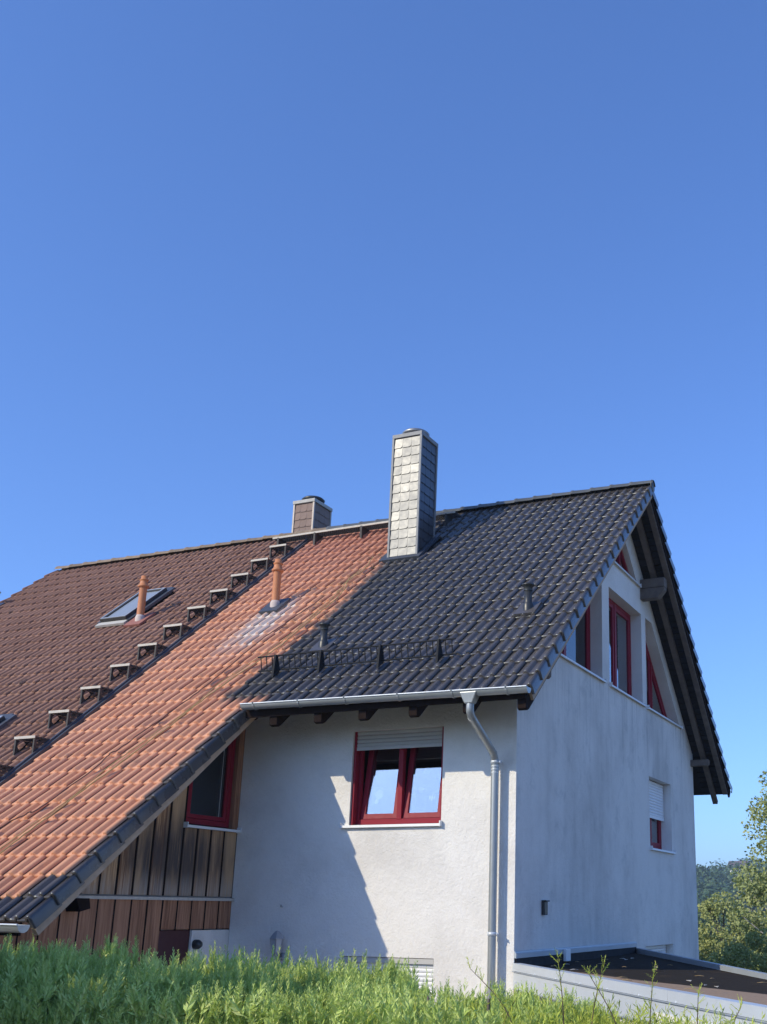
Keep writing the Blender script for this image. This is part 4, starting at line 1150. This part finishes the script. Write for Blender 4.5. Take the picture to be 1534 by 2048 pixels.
# ================================================================== garage with flat roof
gA = Vector((XG+0.004, YF-0.02, 0)); gd = Vector((0.644, -0.765, 0)); gD = Vector((XG+0.004, 5.90, 0))
gl_ = 6.6
garage = empty('flat_roofed_garage', (1.4, 1.0, GROUND), label='flat-roofed garage with galvanized metal fascia against the gable wall', cat='garage')
gB = gA+gd*gl_; gC = gD+gd*gl_
def gz(p, z0):     # rear edge falls slightly away from the house
    return z0
n_out = Vector((-0.765, -0.644, 0))
m = MB()
Zs = -3.255
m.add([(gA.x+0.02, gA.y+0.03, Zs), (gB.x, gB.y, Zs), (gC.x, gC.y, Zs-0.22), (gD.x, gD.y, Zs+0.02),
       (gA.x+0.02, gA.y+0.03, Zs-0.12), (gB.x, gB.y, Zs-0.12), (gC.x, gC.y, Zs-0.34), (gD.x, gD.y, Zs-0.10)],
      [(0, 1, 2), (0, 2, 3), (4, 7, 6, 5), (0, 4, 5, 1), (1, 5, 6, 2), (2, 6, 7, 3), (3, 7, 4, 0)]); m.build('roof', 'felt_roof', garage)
def strip(p, q, zs, off, mat, name, th=0.02):   # vertical strip following an edge
    m = MB(); n1 = off*1.0
    a = p+n_out*n1; b = q+n_out*n1
    m.hexa([a+Vector((0, 0, zs[0])), b+Vector((0, 0, zs[0]+zs[2])), b+Vector((0, 0, zs[0]+zs[2]))+n_out*(-th), a+Vector((0, 0, zs[0]))+n_out*(-th),
            a+Vector((0, 0, zs[1])), b+Vector((0, 0, zs[1]+zs[2])), b+Vector((0, 0, zs[1]+zs[2]))+n_out*(-th), a+Vector((0, 0, zs[1]))+n_out*(-th)])
    return m.build(name, mat, garage)
Lp = gl_/3
for k in range(3):
    p = gA+gd*(k*Lp+(0.003 if k else 0)); q = gA+gd*((k+1)*Lp)
    strip(p, q, (-3.278, -3.192, 0), 0.012, 'galvanized', 'fascia_cap', 0.10)
    strip(p, q, (-3.480, -3.283, 0), 0.0, 'galvanized', 'fascia_panel')
    strip(p, q, (-3.290, -3.281, 0), 0.020, 'galv_edge', 'drip_edge', 0.03)
    strip(p, q, (-3.492, -3.481, 0), 0.008, 'galv_edge', 'drip_edge', 0.03)
for k in range(9):
    p = gA+gd*(0.12+k*0.74)+n_out*0.001
    for z in ((-3.272,) if k % 2 else (-3.272, -3.40)):
        m = MB(); m.lathe([(0.010, 0), (0.010, 0.006), (0.0, 0.010)], p+n_out*(0.011 if z > -3.3 else 0.0)+Vector((0, 0, z)), 8, M=n_out.to_track_quat('Z', 'Y').to_matrix()); m.build('screw', 'galvanized', garage)
for k in range(3):
    p = gD+gd*(k*Lp+(0.003 if k else 0)); q = gD+gd*((k+1)*Lp)
    za = -0.04*k*Lp; zb_ = -0.04*Lp
    strip(p, q, (-3.30+za, -3.157+za, zb_), 0.0, 'galv_edge', 'rear_edge_trim', 0.08)
m = MB()
m.hexa([gA+Vector((0.1, 0.25, GROUND)), gB+Vector((-.25, .1, GROUND)), gC+Vector((-.25, -.1, GROUND)), gD+Vector((0.1, -0.2, GROUND)),
        gA+Vector((0.1, 0.25, -3.38)), gB+Vector((-.25, .1, -3.38)), gC+Vector((-.25, -.1, -3.60)), gD+Vector((0.1, -0.2, -3.36))]); m.build('wall', 'wall_render', garage)
# wall flashing, upstand and overflow
m = MB(); m.prism([(XG+0.001, YF, -3.135), (XG+0.028, YF, -3.140), (XG+0.030, YF, -3.085), (XG+0.020, YF, -3.078), (XG+0.016, YF, -3.062), (XG+0.001, YF, -3.058)], (0, 4.94, 0)); m.build('wall_flashing', 'galv_edge', garage)
m = MB(); m.box(XG+0.002, XG+0.022, YF+0.02, 5.88, -3.30, -3.136); m.build('upstand', 'dark_gap', garage)
m = MB(); m.box(XG+0.026, XG+0.075, 2.55, 2.72, -3.235, -3.075); m.build('cable_box', 'white_alu', garage, bevel=0.01)
lv = 0
for i in range(26):
    u_, v_ = rnd.uniform(0.3, 4.6), rnd.uniform(0.10, 1.0)
    p = gA+gd*u_; p = p.lerp(gD+gd*u_, v_*0.8)
    zz = Zs + (gz(p, 0)) - 0.22*(u_/gl_)*v_*0.8 + 0.02*v_
    s_ = rnd.uniform(0.02, 0.05); an = rnd.uniform(0, 6.28)
    q = [Vector((math.cos(an+t)*s_*k_, math.sin(an+t)*s_*k_, 0.012+0.006*(j % 2))) for j, (t, k_) in enumerate(((0, 1.5), (1.4, .6), (3.14, 1.3), (4.6, .6)))]
    m = MB(); m.prism([x_ for x_ in q], (0, 0, 0.004)); o = m.build('fallen_leaf', 'moss_leaf' if i % 3 else 'concrete')
    o.location = (p.x, p.y, zz)
    o['label'] = 'dry leaf lying on the dark felt of the garage roof'; o['category'] = 'leaf'; o['group'] = 'dry leaves on the garage roof'

# ================================================================== foliage helpers
def leaf_quads(C, N, U, ln, wd):
    """rhombic leaves at C, long axis U, face normal N"""
    S = np.cross(N, U); S /= np.linalg.norm(S, axis=1, keepdims=True)+1e-9
    V = np.stack([C-U*ln[:, None]*.5, C+S*wd[:, None]*.5, C+U*ln[:, None]*.5, C-S*wd[:, None]*.5], 1).reshape(-1, 3)
    F = np.arange(len(C)*4).reshape(-1, 4)
    return V, F
def rdir(n):
    v = rng.normal(size=(n, 3)); return v/np.linalg.norm(v, axis=1, keepdims=True)
def crown(name, parent, clumps, per, leaf, mat, spread=1.0, **kw):
    Cs = []
    for (x, y, z, r) in clumps:
        d = rdir(per); rad = r*rng.uniform(0.35, 1.0, per)**0.55
        Cs.append(np.array([x, y, z])+d*rad[:, None]*np.array([1, 1, 0.8])*spread)
    Cc = np.concatenate(Cs); n = len(Cc)
    N = rdir(n)+np.array(SUN_TO)*0.7; N /= np.linalg.norm(N, axis=1, keepdims=True)
    U = np.cross(N, rdir(n)); U /= np.linalg.norm(U, axis=1, keepdims=True)
    V, F = leaf_quads(Cc, N, U, rng.uniform(0.7, 1.3, n)*leaf, rng.uniform(0.45, 0.8, n)*leaf)
    return np_mesh(name, V, F, mat, parent, **kw)
def tree(name, loc, h, rad, mat, label, cat='tree', group=None, nclump=60, per=90, leaf=0.16, bark='bark', crown_lo=0.25, seed=0, pointed=False, droop=False):
    rr = random.Random(seed)
    x, y = loc; z0 = float(terrain(np.array([x]), np.array([y]))[0])
    t = empty(name, (x, y, z0), label=label, cat=cat, group=group)
    m = MB(); lean = rr.uniform(-.03, .03)
    tp = [(x+lean*h*k, y, z0-0.2+h*0.85*k) for k in (0, .25, .5, .75, 1)]
    m.tube(tp, [h*0.022, h*0.018, h*0.013, h*0.008, h*0.003], 8); trunk = m.build('trunk', bark, t)
    clumps = []
    for i in range(nclump):
        k = rr.random()
        zz = crown_lo + (1-crown_lo)*k
        if pointed: w_ = rad*(1.02-k)**0.8
        else: w_ = rad*math.sin(math.pi*(0.12+0.82*k))**0.7
        a = rr.uniform(0, 6.283); q = w_*rr.random()**0.45
        cr = rad*rr.uniform(0.16, 0.30)
        c = (x+math.cos(a)*q+lean*h*zz, y+math.sin(a)*q, z0+h*zz-(0.4*q if droop else 0), cr); clumps.append(c)
    lm = MB()
    for c in clumps[::3]:
        base = Vector((x+lean*h*.5, y, z0+h*max(crown_lo*0.7, (c[2]-z0)/h-0.22)))
        e_ = Vector(c[:3]); mid = base.lerp(e_, 0.5)+Vector((0, 0, 0.06*h*0.3))
        lm.tube([base, mid, e_], [h*0.006, h*0.004, h*0.0015], 5)
    lm.build('limb', bark, t)
    crown('crown', t, clumps, per, leaf, mat)
    return t

# ------------------------------------------------------------------ thuja hedge
def sprig_set(n, L, kind):
    """n sprigs at the origin: arrays of rhombs (n, m, 4, 3) growing along +z"""
    m = 28 if kind == 'thuja' else 12
    t = (np.arange(m)+0.5)/m
    out = np.zeros((n, m+1, 4, 3))
    az0 = rng.uniform(0, 6.28, n)
    for j in range(m):
        base = np.zeros((n, 3)); base[:, 2] = L*t[j]*0.95
        if kind == 'thuja':
            ln = L*(0.23*(1-t[j])**0.85+0.065)*rng.uniform(.75, 1.25, n); ang = rng.uniform(.35, .80, n)
            az = az0+np.pi*(j % 2)+rng.normal(0, .40, n); asp = 0.25
        else:
            ln = L*rng.uniform(.14, .28, n); ang = rng.uniform(.3, .9, n); az = rng.uniform(0, 6.28, n); asp = 0.17
        d = np.stack([np.sin(ang)*np.cos(az), np.sin(ang)*np.sin(az), np.cos(ang)], 1)
        s = np.cross(d, np.array(SUN_TO)*1.2+rdir(n)); s /= np.linalg.norm(s, axis=1, keepdims=True)+1e-9
        wd = (ln*asp)[:, None]
        out[:, j] = np.stack([base, base+d*ln[:, None]*0.5+s*wd*.5, base+d*ln[:, None], base+d*ln[:, None]*0.5-s*wd*.5], 1)
    z = np.zeros(n)
    out[:, m] = np.stack([np.stack([z-0.002, z, z], 1), np.stack([z+0.002, z, z], 1), np.stack([z+0.001, z, L*0.98], 1), np.stack([z-0.001, z, L*0.98], 1)], 1)
    return out
def scatter_sprigs(P, L, lean, kind):
    n = len(P); S = sprig_set(n, L, kind)
    az = rng.uniform(0, 2*np.pi, n)
    up = np.stack([rng.normal(0, lean, n), rng.normal(0, lean, n), np.ones(n)], 1); up /= np.linalg.norm(up, axis=1, keepdims=True)
    a = np.stack([np.cos(az), np.sin(az), np.zeros(n)], 1); a -= up*np.sum(a*up, 1, keepdims=True); a /= np.linalg.norm(a, axis=1, keepdims=True)
    b = np.cross(up, a)
    W = S[..., 0:1]*a[:, None, None, :]+S[..., 1:2]*b[:, None, None, :]+S[..., 2:3]*up[:, None, None, :]+P[:, None, None, :]
    V = W.reshape(-1, 3); F = np.arange(len(V)).reshape(-1, 4)
    return V, F
def hedge_top(x, y):
    return np.interp(x, [-6, -3, -1.5, 0, 1.2, 2.3, 3.1, 4.6], [-2.93, -2.95, -2.96, -3.0, -3.10, -3.14, -3.22, -3.40]) + 0.035*np.sin(x*2.3+0.6)+0.03*np.sin(x*5.1+y*2) + 0.025*np.sin(y*4+x)
def cat(parts):
    V = []; F = []; b = 0
    for v, f in parts: V.append(v); F.append(f+b); b += len(v)
    return np.concatenate(V), np.concatenate(F)
def hedge_thuja():
    h = empty('thuja_hedge', (-1.2, -5.0, -4.2), label='long clipped thuja hedge with feathery green shoots in front of the house', cat='hedge')
    parts = []
    # plumes: bunches of sprays of different height
    nc = 2600; k = 11
    cx = rng.uniform(-5.6, 2.4, nc); cy = rng.uniform(-5.95, -4.1, nc)
    ch = rng.normal(0, 0.045, nc) + np.where(rng.random(nc) < 0.10, rng.uniform(0.03, 0.11, nc), 0)
    q = np.sqrt(rng.random((nc, k)))*0.055; a = rng.uniform(0, 6.283, (nc, k))
    X = (cx[:, None]+q*np.cos(a)).ravel(); Y = (cy[:, None]+q*np.sin(a)).ravel()
    front = (Y+5.95)/0.5
    L = rng.uniform(0.12, 0.22, nc*k)
    Z = hedge_top(X, Y) + np.repeat(ch, k) - (q/0.055*0.06).ravel() - L*0.95 - np.clip(1-front, 0, 1)**2*0.30 - rng.uniform(0, 0.08, nc*k)
    parts.append(scatter_sprigs(np.stack([X, Y, Z], 1), L, 0.17, 'thuja'))
    # slender leaders standing above the rest
    n = 420
    X = rng.uniform(-5.6, 2.2, n); Y = rng.uniform(-5.8, -4.1, n); L = rng.uniform(0.16, 0.30, n); Z = hedge_top(X, Y)-L*0.50
    parts.append(scatter_sprigs(np.stack([X, Y, Z], 1), L, 0.08, 'thuja'))
    # front and ends, coarser
    n = 5000
    X = rng.uniform(-5.6, 2.3, n); Z = rng.uniform(-4.3, -3.15, n); Y = -5.95+rng.uniform(-.05, .2, n)
    parts.append(scatter_sprigs(np.stack([X, Y, Z], 1), rng.uniform(0.14, 0.24, n), 0.5, 'thuja'))
    V, F = cat(parts)
    np_mesh('foliage', V, F, 'thuja', h, kind='stuff')
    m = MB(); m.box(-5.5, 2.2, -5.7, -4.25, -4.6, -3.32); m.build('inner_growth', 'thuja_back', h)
    sm = MB()
    for k in range(18):
        x = -5.3+k*0.42; sm2 = MB(); sm2.tube([(x, -5.0, -4.9), (x, -5.0, -3.6), (x+.02, -5.0, -3.1)], [.04, .025, .008], 6); sm2.build('stem', 'bark', h)
hedge_thuja()
def golden_shrub():
    h = empty('cypress_shrub', (3.2, -5.2, -4.15), label='yellow-green thread cypress shrub with long bare twigs in front of the garage', cat='shrub')
    parts = []
    n = 9000
    X = rng.uniform(1.45, 4.6, n); Y = rng.uniform(-6.1, -4.2, n)
    top = hedge_top(X, Y)
    L = rng.uniform(0.09, 0.19, n)
    Z = top-L*0.95-rng.uniform(0, 0.20, n)-np.clip(1-(Y+6.1)/0.5, 0, 1)**2*0.3
    parts.append(scatter_sprigs(np.stack([X, Y, Z], 1), L, 0.50, 'thread'))
    n = 500
    X = rng.uniform(1.5, 4.6, n); Y = rng.uniform(-6.0, -4.3, n)
    parts.append(scatter_sprigs(np.stack([X, Y, hedge_top(X, Y)-0.12], 1), rng.uniform(0.13, 0.22, n), 0.4, 'thread'))
    V, F = cat(parts)
    np_mesh('foliage', V, F, 'golden', h, kind='stuff')
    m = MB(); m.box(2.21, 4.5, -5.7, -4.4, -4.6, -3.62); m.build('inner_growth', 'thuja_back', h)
    # long shoots above the outline: (base x,y, tip dx,dy,dz)
    for i, (bx, by, dx, dy, dz) in enumerate(((2.35, -5.6, -0.36, 0.05, 0.36), (2.55, -5.5, -0.05, 0.02, 0.42), (2.72, -5.6, 0.07, 0.05, 0.40), (2.98, -5.7, -0.22, 0.0, 0.42), (3.05, -5.6, 0.03, 0.02, 0.44),
                                              (3.28, -5.5, 0.02, 0.0, 0.34), (3.42, -5.6, 0.12, 0.02, 0.30), (3.10, -5.75, 0.20, 0.0, 0.20), (2.15, -5.5, 0.1, 0.0, 0.22), (3.7, -5.6, 0.15, 0, 0.28))):
        bz = float(hedge_top(np.array([bx]), np.array([by]))[0])-0.10
        P = smooth_path([(bx, by, bz-0.1), (bx+dx*0.35, by+dy*0.3, bz+dz*0.45), (bx+dx, by+dy, bz+dz)], 5)
        m = MB(); m.tube(P, [0.005-0.0035*k/(len(P)-1) for k in range(len(P))], 5); tw = m.build('twig', 'twig', h)
        PP = np.array([P[k] for k in range(4, len(P)) for _ in range(3)]); 
        v, f = scatter_sprigs(PP, rng.uniform(0.035, 0.075, len(PP)), 0.7, 'thread')
        np_mesh('twig_leaf', v, f, 'golden', tw, kind='stuff')
golden_shrub()

# ------------------------------------------------------------------ trees behind
tree('birch_tree', (0.0, 20.6), 8.15, 1.85, 'leaf_birch', 'tall loose light green birch rising beyond the garage roof', nclump=150, per=150, leaf=0.11, bark='bark_birch', crown_lo=0.22, seed=3, droop=True)
tree('broadleaf_tree', (-5.7, 35.0), 8.3, 1.9, 'leaf_bush', 'rounded yellow-green tree between the house corner and the birch', nclump=90, per=150, leaf=0.13, crown_lo=0.1, seed=5)
tree('broadleaf_tree', (-3.2, 33.0), 7.0, 1.8, 'leaf_bush', 'low olive tree half hidden behind the birch crown', nclump=80, per=150, leaf=0.13, crown_lo=0.1, seed=6)
bl = [(-2.6, 17.8, 3.0, 1.4, 'yellow-green leafy bush right behind the back corner of the house'), (-0.9, 16.9, 2.7, 1.3, 'low yellow-green bush touching the rear edge of the garage roof'),
      (0.7, 17.4, 3.1, 1.5, 'yellow-green bush at the foot of the birch'), (-4.6, 20.5, 3.3, 1.4, 'yellow-green bush in front of the black shed roof')]
for i, (x, y, h, r, lab) in enumerate(bl):
    tree('garden_bush', (x, y), h, r, 'leaf_bush', lab, cat='bush', group='bushes beyond the garage roof', nclump=60, per=150, leaf=0.09, crown_lo=0.05, seed=20+i)
tree('broadleaf_tree', (-20.5, 92.0), 11.0, 3.4, 'leaf_dark', 'dark green tree at the foot of the wooded hill', nclump=80, per=130, leaf=0.3, crown_lo=0.12, seed=33)
tree('broadleaf_tree', (-13.0, 85.0), 10.0, 3.2, 'leaf_dark', 'second dark green tree below the wooded hill beside the birch', nclump=80, per=130, leaf=0.3, crown_lo=0.12, seed=34)
# shed roof corner
sh = empty('garden_shed', (-6.0, 24.5, -7.5), label='small shed with black roof showing past the back corner of the house', cat='shed')
m = MB(); m.box(-7.6, -5.35, 23.6, 26, -7.5, -3.95); m.build('wall', 'timber_dark', sh)
m = MB(); m.prism([(-7.8, 23.3, -3.9), (-5.05, 23.3, -3.9), (-6.4, 23.3, -2.9)], (0, 2.9, 0)); m.build('roof', 'iron_black', sh)

# wooded hillside
def forest():
    N = 1000
    X = rng.uniform(-170, 60, N); Y = rng.uniform(165, 430, N)
    Z = hill_h(X, Y)
    Vs = []; Fs = []; b = 0
    per = 150
    for i in range(N):
        hh = rng.uniform(7, 12); r = rng.uniform(2.6, 4.4)
        d = rdir(per); rad = r*rng.uniform(.5, 1, per)**.5
        C = np.array([X[i], Y[i], Z[i]+hh*0.55])+d*rad[:, None]*np.array([1, 1, 1.25])
        Nn = d*0.8+rdir(per)*0.6+np.array([0, 0, .4]); Nn /= np.linalg.norm(Nn, axis=1, keepdims=True)
        U = np.cross(Nn, rdir(per)); U /= np.linalg.norm(U, axis=1, keepdims=True)
        v, f = leaf_quads(C, Nn, U, rng.uniform(.8, 1.6, per), rng.uniform(.6, 1.2, per))
        Vs.append(v); Fs.append(f+b); b += len(v)
    np_mesh('forest', np.concatenate(Vs), np.concatenate(Fs), 'leaf_forest', label='dense mixed green forest covering the distant hillside', cat='forest', kind='stuff')
forest()
fh = empty('distant_house', (-75, 376, 4), label='tiny white house with grey roof on the wooded hilltop', cat='house')
m = MB(); m.box(-78.5, -72.5, 372, 380, 4, 12.2); m.build('wall', 'far_white', fh)
m = MB(); m.prism([(-79, 371, 12.2), (-79, 381, 12.2), (-79, 376, 14.6)], (7, 0, 0)); m.build('roof', 'far_roof', fh)

# unseen conifers, added to shade the left part of the hedge
for i, (x, y, h, r, lab) in enumerate(((-1.45, -7.7, 2.9, 1.0, 'pointed dark conifer added to shade the thuja hedge, nearest the cypress shrub'), (-2.75, -7.6, 3.6, 1.1, 'pointed dark conifer second in the added row shading the hedge'),
                                  (-4.2, -7.6, 4.0, 1.1, 'pointed dark conifer third in the added row shading the hedge'), (-5.7, -7.6, 4.0, 1.1, 'pointed dark conifer last in the added row shading the hedge'))):
    tree('shade_conifer', (x, y), h, r, 'conifer', lab, cat='tree', group='added conifers shading the hedge', nclump=190, per=160, leaf=0.15, crown_lo=0.02, seed=50+i, pointed=True)

# ------------------------------------------------------------------ the air
def haze():
    m = MB(); m.box(-760, 760, -760, 760, -20, 26)
    t = NT('haze_air'); t.n.remove(t.b)
    v = t.new('ShaderNodeVolumePrincipled'); v.inputs['Color'].default_value = (0.72, 0.84, 1.0, 1); v.inputs['Density'].default_value = 0.0006
    v.inputs['Anisotropy'].default_value = 0.2
    t.l.new(v.outputs[0], t.out.inputs['Volume']); MATS['haze_air'] = t.m
    o = m.build('haze', 'haze_air', kind='stuff')
haze()
